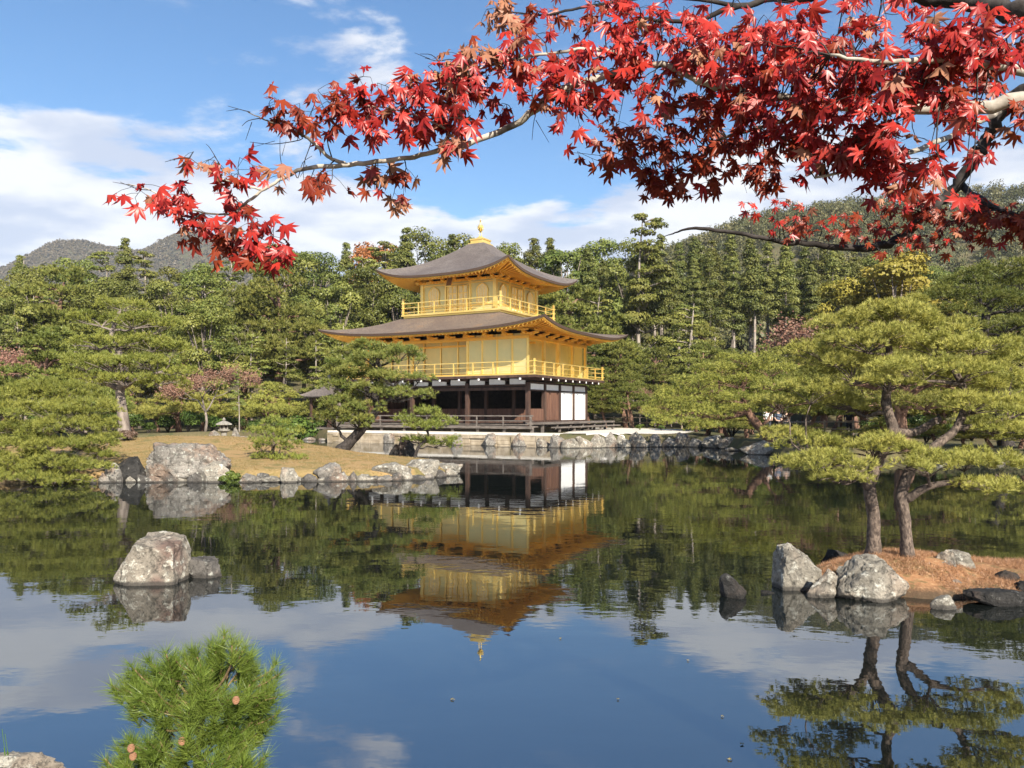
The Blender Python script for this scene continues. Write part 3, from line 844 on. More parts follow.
    m = MB(); m.box(ux - h, ux + h, cy - h, cy + h, z(8.60), z(8.72)); m.box(ux - h + .12, ux + h - .12, cy - h + .12, cy + h - .12, z(8.48), z(8.597)); P(m, 'upper_balcony_floor', M['gold'])
    b = 3.9
    railing([(ux - b, cy + b), (ux - b, cy - b), (ux + b, cy - b), (ux + b, cy + b), (ux - b, cy + b)], z(8.72), .78, M['gold'], post=.095, rail=.052, step=1.3, name='upper_railing', corner_up=.32, mid=(.6, .2))
    w = 2.93; zb, zt = z(8.72), z(10.95)
    m = MB(); m.box(ux - w, ux + w, cy - w, cy + w, zb, zt); P(m, 'upper_wall', M['gold_panel'])
    for sx, sy in ((1, -1), (-1, -1), (1, 1), (-1, 1)):
        m = MB(); m.box(ux + sx * w - .12, ux + sx * w + .12, cy + sy * w - .12, cy + sy * w + .12, zb, zt); P(m, 'gold_post', M['gold'])
    def face(side, fn):
        for a in fn: pass
    def wpt(side, s, d, zz):
        return {0: Vector((ux + s, cy - w - d, zz)), 1: Vector((ux + w + d, cy + s, zz))}[side]
    for side in (0, 1):
        for s in (-.98, .98):
            m = MB(); a = wpt(side, s, .03, zb); m.bar(a, wpt(side, s, .03, zt), .14, .14, up=Vector((0, 1, 0)) if side else Vector((1, 0, 0))); P(m, 'gold_post', M['gold'])
        for s in (-1.95, 1.95):                                               # cusped arch windows
            m = MB(); fr = MB()
            out_ = [(-.42, 0), (-.40, .55), (-.44, .9), (-.36, 1.12), (-.2, 1.24), (0, 1.36), (.2, 1.24), (.36, 1.12), (.44, .9), (.40, .55), (.42, 0)]
            base = zb + .55
            v = [wpt(side, s + a, .02, base + q) for a, q in out_] + [wpt(side, s + a, .045, base + q) for a, q in out_]
            n = len(out_)
            flip = side == 0
            f = [tuple(range(n, 2 * n))] + [(i, i + 1, n + i + 1, n + i) for i in range(n - 1)]
            m.add(v, f)
            wn = P(m, 'arched_window', M['paper'])
            for (a, q), (a2, q2) in zip(out_, out_[1:]): fr.bar(wpt(side, s + a, .06, base + q), wpt(side, s + a2, .06, base + q2), .06, .06)
            fr.bar(wpt(side, s - .42, .06, base), wpt(side, s + .42, .06, base), .07, .07)
            for q in (-.2, 0, .2): fr.bar(wpt(side, s + q, .055, base), wpt(side, s + q, .055, base + 1.15), .025, .02)
            fr.bar(wpt(side, s - .4, .055, base + .5), wpt(side, s + .4, .055, base + .5), .025, .02)
            fr.build('window_frame', M['gold'], wn)
        for s in (-.43, .43):                                                 # panelled door leaves
            m = MB()
            a, c = s - .4, s + .4
            for q in (a + .04, c - .04, s): m.bar(wpt(side, q, .05, zb), wpt(side, q, .05, zb + 1.9), .07, .06, up=Vector((0, 1, 0)) if side else Vector((1, 0, 0)))
            for q in (.06, .55, .95, 1.35, 1.85): m.bar(wpt(side, a, .05, zb + q), wpt(side, c, .05, zb + q), .05, .06)
            d = P(m, 'panelled_door', M['gold'])
            m = MB(); m.bar(wpt(side, s, .012, zb + .03), wpt(side, s, .012, zb + 1.85), .72 if side else .02, .02 if side else .72, up=Vector((1, 0, 0))); m.build('door_lattice', M['paper'], d)
        m = MB()
        for q in (.5, 2.0): m.bar(wpt(side, -w, .03, zb + q), wpt(side, w, .03, zb + q), .08, .09)
        m.bar(wpt(side, -w - .1, .04, zt - .02), wpt(side, w + .1, .04, zt - .02), .16, .18)
        P(m, 'gold_beam', M['gold'])
    brackets(ux - w, ux + w, cy - w, cy + w, z(10.92), 6, 6, .8)
    m = MB(); c = Vector((ux - .15, cy - w - .75, z(10.86))); e = Vector((0, .18, .42))
    m.bar(c - e, c + e, .42, .05, up=Vector((0, -1, .4))); pq = P(m, 'name_plaque', M['plaque'])
    m = MB()
    for k in (-1, 1): m.bar(c - e * 1.02 + Vector((k * .23, -.03, 0)), c + e * 1.02 + Vector((k * .23, -.03, 0)), .05, .06)
    for k in (-1, 1): m.bar(c + e * k + Vector((-.24, -.03, 0)), c + e * k + Vector((.24, -.03, 0)), .05, .06)
    m.build('plaque_frame', M['gold'], pq)
    roof(ux, cy, 5.25, 5.25, .62, .62, z(11.08), z(13.95), .74, .25, 'upper_roof', w, w, z(11.25), (M['roof'], M['roof_edge']))
    # --- finial: stepped pedestal and phoenix
    m = MB()
    m.box(ux - .66, ux + .66, cy - .66, cy + .66, z(13.80), z(13.98)); m.box(ux - .52, ux + .52, cy - .52, cy + .52, z(13.98), z(14.20))
    m.box(ux - .57, ux + .57, cy - .57, cy + .57, z(14.20), z(14.30))
    m.lathe([(.34, 14.30 - G), (.36, 14.36 - G), (.22, 14.46 - G), (.12, 14.52 - G)], 16, (ux, cy, 0)); P(m, 'finial_pedestal', M['gold'], bev=.01)
    bird(root, Vector((ux, cy, z(14.5))))
    return root


def bird(root, p):
    """gilded phoenix: legs, body, neck, raised wings and fanned tail as one mesh"""
    m = MB(); n = 10
    body = spline([(.02, -.30, .30), (.0, -.22, .34), (0, -.05, .34), (0, .12, .40), (0, .2, .55), (0, .2, .72), (0, .25, .80), (0, .36, .78)], 3)
    rad = np.interp(np.linspace(0, 1, len(body)), [0, .12, .3, .48, .62, .78, .87, 1], [.03, .06, .09, .085, .055, .042, .06, .012])
    rot = Matrix.Rotation(R(-150), 4, 'Z')
    fix = lambda q: p + rot @ (Vector((q[0] * 1.15, q[1] * 1.25, q[2] * 1.35)))
    m.tube([fix(q) for q in body], list(rad), n)
    for s in (-1, 1):
        m.tube([fix(q) for q in ((.06 * s, 0, .26), (.07 * s, .04, .12), (.07 * s, 0, 0))], [.028, .02, .03], 6)
        for i in range(6):                                  # wing feathers, raised
            a = R(50 + i * 12); L = .20 + .045 * i
            b0 = Vector((.09 * s, .06 - .03 * i, .38)); e = b0 + Vector((s * L * cos(a) * .75, -.10 - .02 * i, L * sin(a)))
            m.tube([fix(b0), fix(b0.lerp(e, .5) + Vector((.02 * s, 0, .02))), fix(e)], [.022, .024, .006], 6)
    for i in range(-3, 4):                                  # tail plumes sweeping up
        e = Vector((.07 * i, -.50 - .02 * abs(i), .72 - .045 * abs(i)))
        m.tube([fix((0, -.24, .33)), fix((.03 * i, -.42, .42)), fix(e)], [.035, .035, .008], 6)
    m.tube([fix((0, .25, .84)), fix((0, .2, .92)), fix((0, .14, .94))], [.02, .016, .004], 5)
    m.build('phoenix', M['gold'], root, smooth=True)


pavilion()


def annex():
    """small fishing deck pavilion on the left of the golden pavilion"""
    c = Vector((gx(329, 57), 57.0, 0)); r = thing('fishing_pavilion', 'little open wooden pavilion with a hipped shingle roof left of the gold one', 'pavilion', (c.x, c.y, 0), -TH)
    m = MB(); m.box(-1.2, 1.6, -1.2, 1.2, .75, .87); m.build('deck', M['wood_grey'], r)
    for x, y in ((-.9, -.9), (.9, -.9), (-.9, .9), (.9, .9)):
        m = MB(); m.box(x - .08, x + .08, y - .08, y + .08, -.5, 3.1); m.build('column', M['wood'], r)
    m = MB(); m.box(-1.05, 1.05, -.98, -.82, 2.85, 3.02); m.box(-1.05, 1.05, .82, .98, 2.85, 3.02); m.box(-.98, -.82, -.815, .815, 2.86, 3.01); m.box(.82, .98, -.815, .815, 2.86, 3.01)
    m.build('beam', M['wood'], r)
    m = MB(); NT, NS = 16, 8
    for s in range(4):
        v = []
        for j in range(NS + 1):
            for i in range(NT + 1):
                t = -1 + 2 * i / NT; q = j / NS; e = 1.5 * (1 - q) + .06 * q
                x, y = [(t * e, -e), (e, t * e), (-t * e, e), (-e, -t * e)][s]
                v.append((x, y, 3.12 + 1.25 * (.6 * q + .4 * q * q) + .16 * t ** 4 * (1 - q) ** 2))
        k = NT + 1
        m.add(v, [(j * k + i, j * k + i + 1, (j + 1) * k + i + 1, (j + 1) * k + i) for j in range(NS) for i in range(NT)])
    m.box(-1.3, 1.3, -1.3, 1.3, 3.03, 3.11)
    rf = m.build('roof', M['roof'], r)
    m = MB(); m.lathe([(.16, 4.33), (.2, 4.4), (.12, 4.5), (.14, 4.62), (.02, 4.85)], 12); m.build('finial', M['stone'], rf)


annex()


# retaining wall in front of the pavilion with its pale coping strip
def quay():
    r = thing('stone_wall', 'low pale stone retaining wall along the water under the pavilion', 'wall', tuple(fp(6, 2.7).to_tuple()[:2]) + (0,), -TH)
    m = MB()
    x = -7.8
    rg = random.Random(4)
    while x < 9.2:                                  # one mesh of uneven blocks
        w = rg.uniform(.35, 1.1); zz = -.6
        while zz < .55:
            hh = rg.uniform(.18, .42); z1 = min(.60, zz + hh); z1 = .60 if .60 - z1 < .12 else z1
            m.box(x + .006, min(9.3, x + w) - .006, -.34 + rg.uniform(-.06, .05), .25, zz + .005, z1 + (rg.uniform(-.01, .01) if z1 > .59 else 0)); zz = z1
        x += w
    m.build('wall_blocks', M['wallstone'], r, bevel=.02)
    m = MB(); m.box(-7.8, 9.3, -.26, 1.35, .615, .752); m.build('coping', M['gravel'], r, bevel=.015)


quay()


# ------------------------------------------------------------------ shaped garden pines
def pine(label, Y, trunks, pads, mat, bark, L, w, m, dens, seed, base_z, name='pine_tree', group=None, padk=.85, spread=.75, limb_r=.03, split=None, twig=True, cat='pine tree', ry=1.0, pz=1.1, merge=False):
    """trunks: list of [(px, py, dY, radius m), ...]; pads: (px, py, half width px, half height px, dY)"""
    rng = np.random.default_rng(seed); random.seed(seed)
    b = at(trunks[0][0][0], trunks[0][0][1], Y + trunks[0][0][2]); root = thing(name, label, cat, (b.x, b.y, base_z), group=group)
    o = np.array([b.x, b.y, base_z]); TR = []
    tm = MB()
    for tk in trunks:
        pts = spline([tuple(at(p, q, Y + d)) + (r,) for p, q, d, r in tk], 5)
        pts[0][2] = min(pts[0][2], base_z - .1) if tk is trunks[0] else pts[0][2]
        flare = .3 if tk is trunks[0] else 0
        tm.tube([Vector(q[:3] - o) for q in pts], [q[3] * (1 + flare * max(0, 1 - i / 3)) for i, q in enumerate(pts)], 12, wob=.10)
        TR.append(np.array(pts))
    P3 = []
    for (p, q, hx, hy, d) in pads:
        c = at(p, q, Y + d); s = (Y + d) / F; P3.append((c.x, c.y, c.z, hx * s, hx * s * padk * ry, hy * s * pz))
    T = np.concatenate(TR)
    lm = tm if merge else MB()
    if not merge: tm.build('trunk', M[bark], root, smooth=True)
    tp, td, tt, hubs = pad_tufts(P3, dens, rng)
    for pd, (hub, lr) in zip(P3, hubs):
        c = np.array(pd[:3]) - np.array([0, 0, pd[5] * .5])
        dd = np.linalg.norm(T[:, :3] - c, axis=1) + np.maximum(0, T[:, 2] - c[2]) * 1.6
        k = T[int(np.argmin(dd))]
        lim = limb_pts(k[:3], c, rng.uniform(-.04, .10), rng, 4, .06); r0 = min(k[3] * .6, limb_r)
        lm.tube([Vector(q - o) for q in lim], list(np.linspace(r0, r0 * .35, len(lim))), 7, wob=.12)
        if twig:
            for h in hub[::2]:
                lm.tube([Vector(q - o) for q in limb_pts(lim[-3], h, .03, rng, 2, .04)], list(np.linspace(r0 * .33, r0 * .12, 5)), 5)
    lm.build('trunk' if merge else 'branches', M[bark], root, smooth=True)
    V, Fc, Ti = needles(tp - o, td, L, w, m, rng, spread, tt)
    link(bpy.data.objects.new('foliage', mesh_np('foliage', V, Fc, M[mat], Ti)), root)
    return root


# islet pines
pine('yellow green islet pine with the thicker left trunk, its lower pads spreading over the pond', 9.35,
     [[(873, 562, 0, 0.080), (874, 520, 0, 0.074), (870, 488, .0, 0.072), (879, 458, .1, 0.068), (893, 432, .1, 0.064), (886, 402, .15, 0.056), (891, 368, .2, .05), (886, 332, .2, .03)],
      [(870, 488, 0, .07), (858, 470, -.1, .05), (835, 462, -.15, .035), (810, 456, -.1, .02)],
      [(893, 432, .1, .06), (915, 432, .2, .05), (940, 418, .3, .035)]],
     [(826, 466, 50, 10, -.25), (872, 452, 46, 11, -.05), (803, 446, 34, 10, .2), (842, 480, 30, 8, -.45), (795, 468, 22, 7, .0),
      (846, 408, 34, 9, .45), (806, 394, 40, 11, .35), (842, 372, 46, 12, .35), (884, 384, 40, 10, -.25), (812, 356, 36, 11, .55), (866, 346, 52, 13, .0),
      (850, 326, 38, 10, .5), (892, 322, 46, 12, .1), (902, 309, 30, 8, .25), (775, 405, 26, 8, .5), (786, 436, 24, 7, .5)],
     'nd_islet', 'bark_pine', .07, .0064, 15, 760, 11, th(gx(873, 9.35), 9.35), pz=1.0)
pine('yellow green islet pine with the slimmer right trunk, its crown reaching the photo\'s right edge', 9.1,
     [[(908, 564, 0, 0.070), (905, 520, 0, 0.064), (902, 490, 0, 0.064), (916, 462, .05, 0.056), (938, 444, .1, 0.052), (956, 428, .15, 0.044), (966, 398, .2, .045), (950, 362, .25, .03)],
      [(905, 500, 0, .055), (930, 486, -.15, .04), (965, 482, -.25, .025), (990, 488, -.3, .015)],
      [(956, 428, .15, .04), (985, 425, .1, .03), (1010, 418, .1, .02)]],
     [(925, 470, 32, 9, -.35), (962, 464, 50, 11, -.1), (986, 488, 34, 8, -.3), (1003, 468, 20, 8, -.1), (974, 408, 44, 11, .1), (912, 372, 46, 11, -.15),
      (958, 376, 48, 12, .15), (1004, 388, 38, 12, .2), (994, 432, 30, 9, -.05), (932, 350, 46, 11, .3), (976, 350, 36, 10, .3), (940, 331, 36, 9, .5), (1016, 362, 28, 10, .3), (1030, 410, 32, 10, .2)],
     'nd_islet', 'bark_pine', .07, .0064, 15, 760, 12, th(gx(908, 9.1), 9.1), pz=1.0, merge=True)

# foreground pine shrub on the near bank
def shrub():
    rng = np.random.default_rng(5); Y = 3.15
    b = at(200, 800, Y); base = gh(b.x, Y); root = thing('pine_shrub', 'bushy young green pine in the near foreground with brown cones', 'pine shrub', (b.x, Y, base))
    o = np.array([b.x, Y, base]); tm = MB(); sh = MB()
    stem = [np.array(tuple(at(p, q, Y + d))) for p, q, d in ((200, 905, 0), (198, 840, .0), (196, 780, .02), (200, 735, .04), (206, 700, .03))]; stem[0][2] = base - .05
    stem = spline(stem, 5); tm.tube([Vector(q - o) for q in stem], list(np.linspace(.022, .009, len(stem))), 8, wob=.1); tm.build('trunk', M['bark_pine'], root, smooth=True)
    tips = [(133, 668, 0), (150, 664, .05), (172, 665, -.05), (192, 652, .1), (212, 652, 0), (232, 643, .0), (238, 648, .12), (255, 672, .1), (265, 680, -.02), (270, 695, .05), (262, 712, .1),
            (125, 690, .05), (138, 700, -.08), (155, 690, -.12), (175, 690, .1), (198, 678, -.1), (220, 675, .15), (240, 690, -.12), (228, 700, -.15), (205, 700, -.2), (180, 712, -.2), (155, 718, -.1),
            (250, 725, .1), (245, 740, .05), (228, 725, -.1), (208, 728, -.22), (185, 738, -.22), (160, 742, -.15), (135, 745, .0), (120, 752, .05), (128, 765, -.05), (150, 765, -.15), (175, 765, -.25),
            (205, 760, -.25), (230, 755, -.1), (245, 762, 0), (150, 785, -.1), (180, 790, -.2), (215, 790, -.2), (238, 785, 0), (125, 785, 0), (165, 678, .15), (210, 665, .15), (185, 660, 0), (248, 660, .08), (190, 695, .2), (235, 715, .2), (160, 730, .2), (145, 755, .15), (258, 700, .15)]
    Ps, Ds, Ts = [], [], []
    for p, q, d in tips:
        for rep in range(4):
            e = np.array(tuple(at(p + rng.normal() * 9 * (rep > 0), q + rng.normal() * 8 * (rep > 0) + 4 * (rep > 0), Y + d + rng.normal() * .06)))
            k = stem[int(np.clip(np.argmin(np.linalg.norm(np.array(stem) - e + np.array([0, 0, .14]), axis=1)), 3, len(stem) - 1))]
            lp = limb_pts(k, e, -.08, rng, 3, .05)
            if rep == 0: sh.tube([Vector(x - o) for x in lp], list(np.linspace(.007, .0028, len(lp))), 6)
            else:
                lp = limb_pts(lp[-3] if rep else k, e, -.05, rng, 2, .04); sh.tube([Vector(x - o) for x in lp], list(np.linspace(.004, .0024, len(lp))), 5)
            lp = np.array(lp); dirn = nrm((lp[-1] - lp[-2])[None])[0]; dirn = nrm((dirn * .6 + np.array([0, 0, .55]))[None])[0]
            n = 30; s = rng.random(n) ** .7 * .12
            Ps.append(e - dirn * (s - .02)[:, None] + rng.normal(size=(n, 3)) * .003)
            Ds.append(np.repeat(dirn[None], n, 0)); Ts.append(np.clip(rng.uniform(.1, .9) * .7 + rng.random(n) * .3, 0, 1))
    sh.build('branches', M['bark_twig'], root, smooth=True)
    V, Fc, T = needles(np.concatenate(Ps) - o, np.concatenate(Ds), .08, .0024, 6, rng, .9, np.concatenate(Ts))
    link(bpy.data.objects.new('foliage', mesh_np('foliage', V, Fc, M['nd_shrub'], T)), root)
    cm = newmat('cone')[0]; nt = cm.node_tree; out(nt, nd(nt, 'ShaderNodeBsdfPrincipled', {'Base Color': (.27, .135, .07, 1), 'Roughness': .8}).outputs[0])
    for p, q, d in ((131, 749, -.30), (236, 701, -.30), (182, 742, -.33), (133, 757, -.29)):
        c = Vector(at(p, q, Y + d)) - Vector(o); m = MB()
        for j in range(7):
            for i in range(8):
                a = 2 * pi * (i + .5 * (j % 2)) / 8; r = .0085 * sin(pi * (j + 1.2) / 9); zz = (j - 3) * .0036
                u = Vector((cos(a), sin(a), 0)); q0 = c + Vector((0, 0, zz)); m.bar(q0 + u * r * .3, q0 + u * (r + .004) + Vector((0, 0, .003)), .0075, .003)
        m.build('pine_cone', cm, root)


shrub()

# pines of the left island and the banks
pine('broad low pine with green pads leaning over the water at the island\'s left end', 22.5,
     [[(48, 478, .6, .16), (46, 455, .6, .14), (38, 436, .5, .12), (52, 424, .6, .10), (62, 410, .7, .07)], [(38, 436, .5, .1), (20, 428, .2, .07), (0, 424, .2, .05)], [(52, 424, .6, .08), (85, 432, .2, .06), (105, 440, .2, .03)]],
     [(30, 398, 40, 8, .6), (66, 396, 36, 8, .9), (8, 412, 38, 8, .3), (88, 410, 32, 8, .3), (46, 414, 40, 8, -.3), (12, 432, 36, 8, -.4), (70, 430, 40, 8, -.5), (100, 428, 20, 8, .1), (96, 444, 24, 8, -.3),
      (30, 448, 40, 8, -.9), (68, 450, 38, 8, -.9), (98, 458, 20, 7, -.5), (10, 462, 34, 8, -1.1), (50, 468, 40, 8, -1.2), (84, 470, 28, 7, -.9), (28, 480, 34, 6, -1.5), (62, 484, 26, 5, -1.3), (-20, 440, 40, 9, -.2), (-25, 470, 40, 9, -.6), (50, 388, 28, 6, 1.0)],
     'nd_green', 'bark_pale', .13, .015, 11, 200, 21, ih(gx(48, 23.1), 23.1))
pine('tall green layered pine with a straight pale trunk on the island mound', 30,
     [[(125, 440, 0, .22), (123, 415, 0, .20), (120, 392, .1, .17), (124, 372, .2, .15), (118, 350, .2, .12), (112, 335, .2, .10), (120, 310, .3, .06)], [(121, 388, .1, .12), (140, 378, 0, .09), (160, 372, 0, .05)], [(121, 390, .1, .12), (100, 380, 0, .08), (80, 374, 0, .05)]],
     [(122, 308, 26, 6, .3), (100, 322, 30, 7, .3), (140, 324, 30, 7, .0), (160, 328, 24, 6, .5), (95, 346, 28, 7, -.3), (130, 344, 26, 7, .8), (152, 346, 28, 7, .2), (175, 352, 22, 6, .3), (85, 366, 26, 7, -.2), (112, 366, 28, 7, -.8),
      (150, 366, 30, 7, -.3), (176, 374, 22, 6, .1), (92, 382, 26, 6, -.2), (128, 382, 26, 6, -.6), (162, 386, 26, 6, .0), (70, 376, 18, 6, .4)],
     'nd_green', 'bark_pale', .15, .02, 10, 125, 22, ih(gx(124, 30), 30), limb_r=.08)
pine('leaning pine with dark trunk and orange tinged pads on the island, before the pavilion', 29.5,
     [[(340, 452, 0, .22), (352, 440, 0, .19), (366, 424, 0, .17), (377, 408, .0, .14), (374, 390, .1, .12), (380, 370, .2, .09), (372, 348, .2, .05)], [(377, 408, 0, .1), (396, 396, -.2, .07), (412, 388, -.2, .04)], [(374, 392, 0, .1), (352, 386, 0, .07), (335, 384, 0, .04)]],
     [(370, 347, 20, 5, .2), (352, 354, 20, 6, .2), (388, 352, 20, 5, 0), (342, 365, 20, 6, -.2), (372, 362, 26, 7, -.5), (402, 356, 22, 6, -.1), (416, 360, 12, 5, .0), (356, 376, 26, 7, -.2), (392, 380, 24, 6, -.4), (420, 380, 14, 5, -.1),
      (340, 390, 20, 7, -.3), (368, 394, 22, 7, -.5), (404, 398, 24, 6, -.3), (340, 408, 22, 7, -.3), (356, 424, 22, 7, -.3), (330, 420, 18, 7, -.1), (426, 397, 10, 5, .0), (365, 410, 20, 6, -.5), (350, 400, 22, 7, .4), (390, 392, 20, 6, .3), (338, 376, 18, 6, .2), (372, 378, 22, 7, .5), (345, 416, 20, 7, -.5)],
     'nd_orange', 'bark_dark', .14, .02, 10, 170, 23, ih(gx(340, 29.5), 29.5), limb_r=.07, pz=1.15, padk=.9)
pine('small bushy pine on the island lawn beside the shore rocks', 25.4,
     [[(273, 468, 0, .07), (272, 455, 0, .06), (274, 442, 0, .05), (273, 430, 0, .03)]],
     [(276, 424, 16, 5, 0), (264, 434, 18, 5, -.1), (288, 434, 17, 5, .1), (274, 443, 22, 6, -.3), (260, 448, 14, 5, 0), (292, 449, 14, 5, 0), (268, 460, 17, 5, -.3), (288, 462, 18, 5, -.2)],
     'nd_green', 'bark_pine', .15, .018, 10, 120, 24, ih(gx(273, 25.4), 25.4))
pine('little two tiered pine overhanging the island\'s right tip', 28.2,
     [[(414, 462, 0, .07), (418, 448, 0, .06), (428, 436, 0, .05), (424, 424, 0, .035)]],
     [(424, 415, 20, 5, 0), (408, 423, 18, 5, 0), (440, 424, 18, 5, .1), (424, 428, 22, 4, -.2), (440, 446, 20, 5, 0), (418, 442, 18, 4, .2), (452, 441, 10, 4, 0)],
     'nd_green', 'bark_dark', .15, .018, 10, 120, 25, ih(gx(414, 28.2), 28.2))
pine('wide pine with a reddish curving trunk on the right bank beside a boulder', 38,
     [[(772, 446, 0, .26), (764, 432, 0, .23), (752, 418, 0, .2), (745, 404, 0, .17), (742, 390, 0, .14), (748, 374, 0, .09)], [(748, 412, 0, .12), (736, 416, -.2, .08), (722, 420, -.2, .05)], [(742, 394, 0, .12), (715, 392, 0, .08), (690, 394, .3, .05)], [(746, 396, 0, .1), (775, 384, 0, .07), (800, 380, 0, .05)]],
     [(746, 362, 30, 6, 0), (720, 372, 30, 6, .3), (770, 372, 32, 6, .3), (700, 384, 30, 6, .2), (738, 384, 32, 6, -.5), (776, 388, 34, 6, -.4), (680, 396, 26, 6, .3), (712, 400, 32, 6, -.4), (746, 400, 28, 6, -.6), (784, 402, 32, 6, -.2),
      (668, 408, 24, 6, .1), (700, 414, 32, 6, -.6), (735, 412, 24, 5, -.8), (790, 414, 24, 6, 0), (680, 424, 28, 5, -.6), (715, 428, 28, 5, -.8), (662, 418, 18, 5, .2), (800, 392, 26, 6, .3)],
     'nd_olive', 'bark_red', .16, .024, 10, 85, 26, gh(gx(772, 38), 38), limb_r=.09)
pine('large bright pine rising on the far bank behind the islet pines', 30.5,
     [[(905, 450, 1, .3), (900, 420, 1, .25), (905, 390, 1, .2), (898, 360, 1, .15), (900, 335, 1, .08)], [(902, 400, 1, .14), (935, 380, .6, .1), (970, 370, .6, .06)], [(904, 395, 1, .14), (865, 385, .6, .1), (830, 380, .6, .05)]],
     [(900, 318, 34, 8, 1), (868, 330, 36, 8, 1), (930, 330, 36, 8, 1), (840, 344, 34, 8, 1.2), (895, 344, 40, 8, .3), (955, 346, 36, 8, 1), (825, 362, 34, 8, 1), (868, 362, 40, 8, 0), (925, 364, 40, 8, 0), (980, 362, 34, 8, 1), (850, 382, 40, 8, 0), (905, 384, 40, 8, -.6),
      (955, 384, 40, 8, -.3), (825, 392, 30, 8, .6), (990, 392, 34, 8, .6), (880, 404, 36, 8, -.8), (930, 408, 36, 8, -.8)],
     'nd_yellow', 'bark_red', .16, .024, 10, 100, 27, gh(gx(905, 31.5), 31.5), limb_r=.09)
pine('dark trunked pine with a rounded crown high at the photo\'s right side', 33,
     [[(1008, 455, 1, .3), (1000, 420, 1, .27), (990, 380, 1, .24), (984, 340, 1, .2), (988, 310, 1, .16), (1003, 292, 1, .1)], [(986, 330, 1, .12), (965, 312, .6, .08), (945, 300, .6, .05)]],
     [(1000, 274, 36, 8, 1), (970, 284, 32, 8, 1), (1028, 286, 34, 8, 1), (945, 296, 26, 8, .6), (985, 300, 36, 8, .3), (1020, 306, 36, 8, .4), (955, 314, 30, 8, .4), (1040, 320, 30, 8, .8), (960, 330, 26, 7, .2), (1010, 328, 30, 8, -.2), (1030, 345, 30, 8, 0), (1000, 360, 28, 7, 0)],
     'nd_far', 'bark_dark', .16, .024, 10, 100, 28, gh(gx(1008, 34), 34), limb_r=.09)
pine('drooping pine at the photo\'s right edge with pads down to the far bank', 27,
     [[(1062, 470, 3, .25), (1055, 430, 3, .22), (1045, 390, 3, .17), (1050, 350, 3, .1)], [(1055, 425, 3, .1), (1020, 415, 2.6, .07), (1000, 412, 2.6, .04)]],
     [(1050, 345, 40, 9, 3), (1015, 362, 36, 9, 3), (1050, 380, 40, 9, 2), (1005, 384, 34, 9, 2.6), (1030, 402, 40, 9, 2), (985, 404, 28, 8, 3), (1010, 424, 32, 8, 2.2), (1045, 430, 34, 8, 1.8), (970, 425, 22, 7, 3)],
     'nd_islet', 'bark_pine', .15, .022, 10, 110, 29, gh(gx(1062, 30), 30), limb_r=.08)


# ------------------------------------------------------------------ woodland prototypes
PROTO = {}


def proto(kind, variants):
    PROTO.setdefault(kind, []).extend(variants)


def make_proto(trunk_mb, bark, V, Fc, T, mat, H):
    return (trunk_mb.mesh('trunk', M[bark], smooth=True), mesh_np('crown', V, Fc, M[mat], T), H)


def p_cedar(seed, H=20, r=2.6, z0=.42, mat='lf_cedar'):
    rng = np.random.default_rng(seed); random.seed(seed); tm = MB()
    bend = rng.normal(size=2) * .25
    tm.tube([(bend[0] * sin(3 * t), bend[1] * sin(2 * t), H * t * .97 - .3 * (t == 0)) for t in np.linspace(0, 1, 9)], list(np.linspace(.30, .05, 9)), 8, wob=.1)
    lobes = []
    for k in range(84):
        t = rng.random() ** .8; zz = H * (z0 + (1 - z0) * t); R_ = r * (1 - t ** 1.5 * .86) * rng.uniform(.7, 1.1) * (.55 + .45 * min(1, t * 5))
        a = rng.uniform(0, 2 * pi); q = R_ * rng.uniform(.35, .85); s = (.34 * R_ + .28)
        lobes.append((q * cos(a), q * sin(a), zz, s * 1.1, s * 1.1, s * .75))
        if k % 4 == 0: tm.tube([(0, 0, zz - .3), (q * cos(a) * .6, q * sin(a) * .6, zz - .15), (q * cos(a), q * sin(a), zz)], [.05, .035, .015], 5)
    for k in range(7):                                     # dead stubs on the bare bole
        a = rng.uniform(0, 2 * pi); zz = H * rng.uniform(.2, z0); L = rng.uniform(.4, 1.2)
        tm.tube([(0, 0, zz), (L * cos(a), L * sin(a), zz + rng.uniform(-.3, .2))], [.03, .01], 4)
    V, Fc, T = crown(lobes, 15000, .21, rng, .6, .25)
    return make_proto(tm, 'bark_grey', V, Fc, T, mat, H)


def p_round(seed, H=13, r=4.2, mat='lf_broad', n=17000, size=.19, z0=.3, bark='bark_pale'):
    rng = np.random.default_rng(seed); random.seed(seed); tm = MB(); lobes = []
    tm.tube([(.25 * sin(2 * t + seed), .2 * sin(3 * t), H * t * .8 - .3 * (t == 0)) for t in np.linspace(0, 1, 7)], list(np.linspace(.28, .06, 7)), 8, wob=.12)
    for k in range(46):
        t = rng.random(); zz = H * (z0 + (.94 - z0) * t); R_ = r * max(.25, sin(pi * (.16 + .74 * t)) ** .8) * rng.uniform(.75, 1.1)
        a = rng.uniform(0, 2 * pi); q = R_ * rng.uniform(.3, .85); s = r * rng.uniform(.18, .34)
        lobes.append((q * cos(a), q * sin(a), zz, s, s, s * .72))
        if k % 2 == 0:
            b = rng.uniform(.25, .6); tm.tube([(0, 0, zz * b + H * .08), (q * cos(a) * .5, q * sin(a) * .5, zz * .75), (q * cos(a), q * sin(a), zz)], [.10, .06, .02], 5, wob=.1)
    V, Fc, T = crown(lobes, n, size, rng, .6, .15)
    return make_proto(tm, bark, V, Fc, T, mat, H)


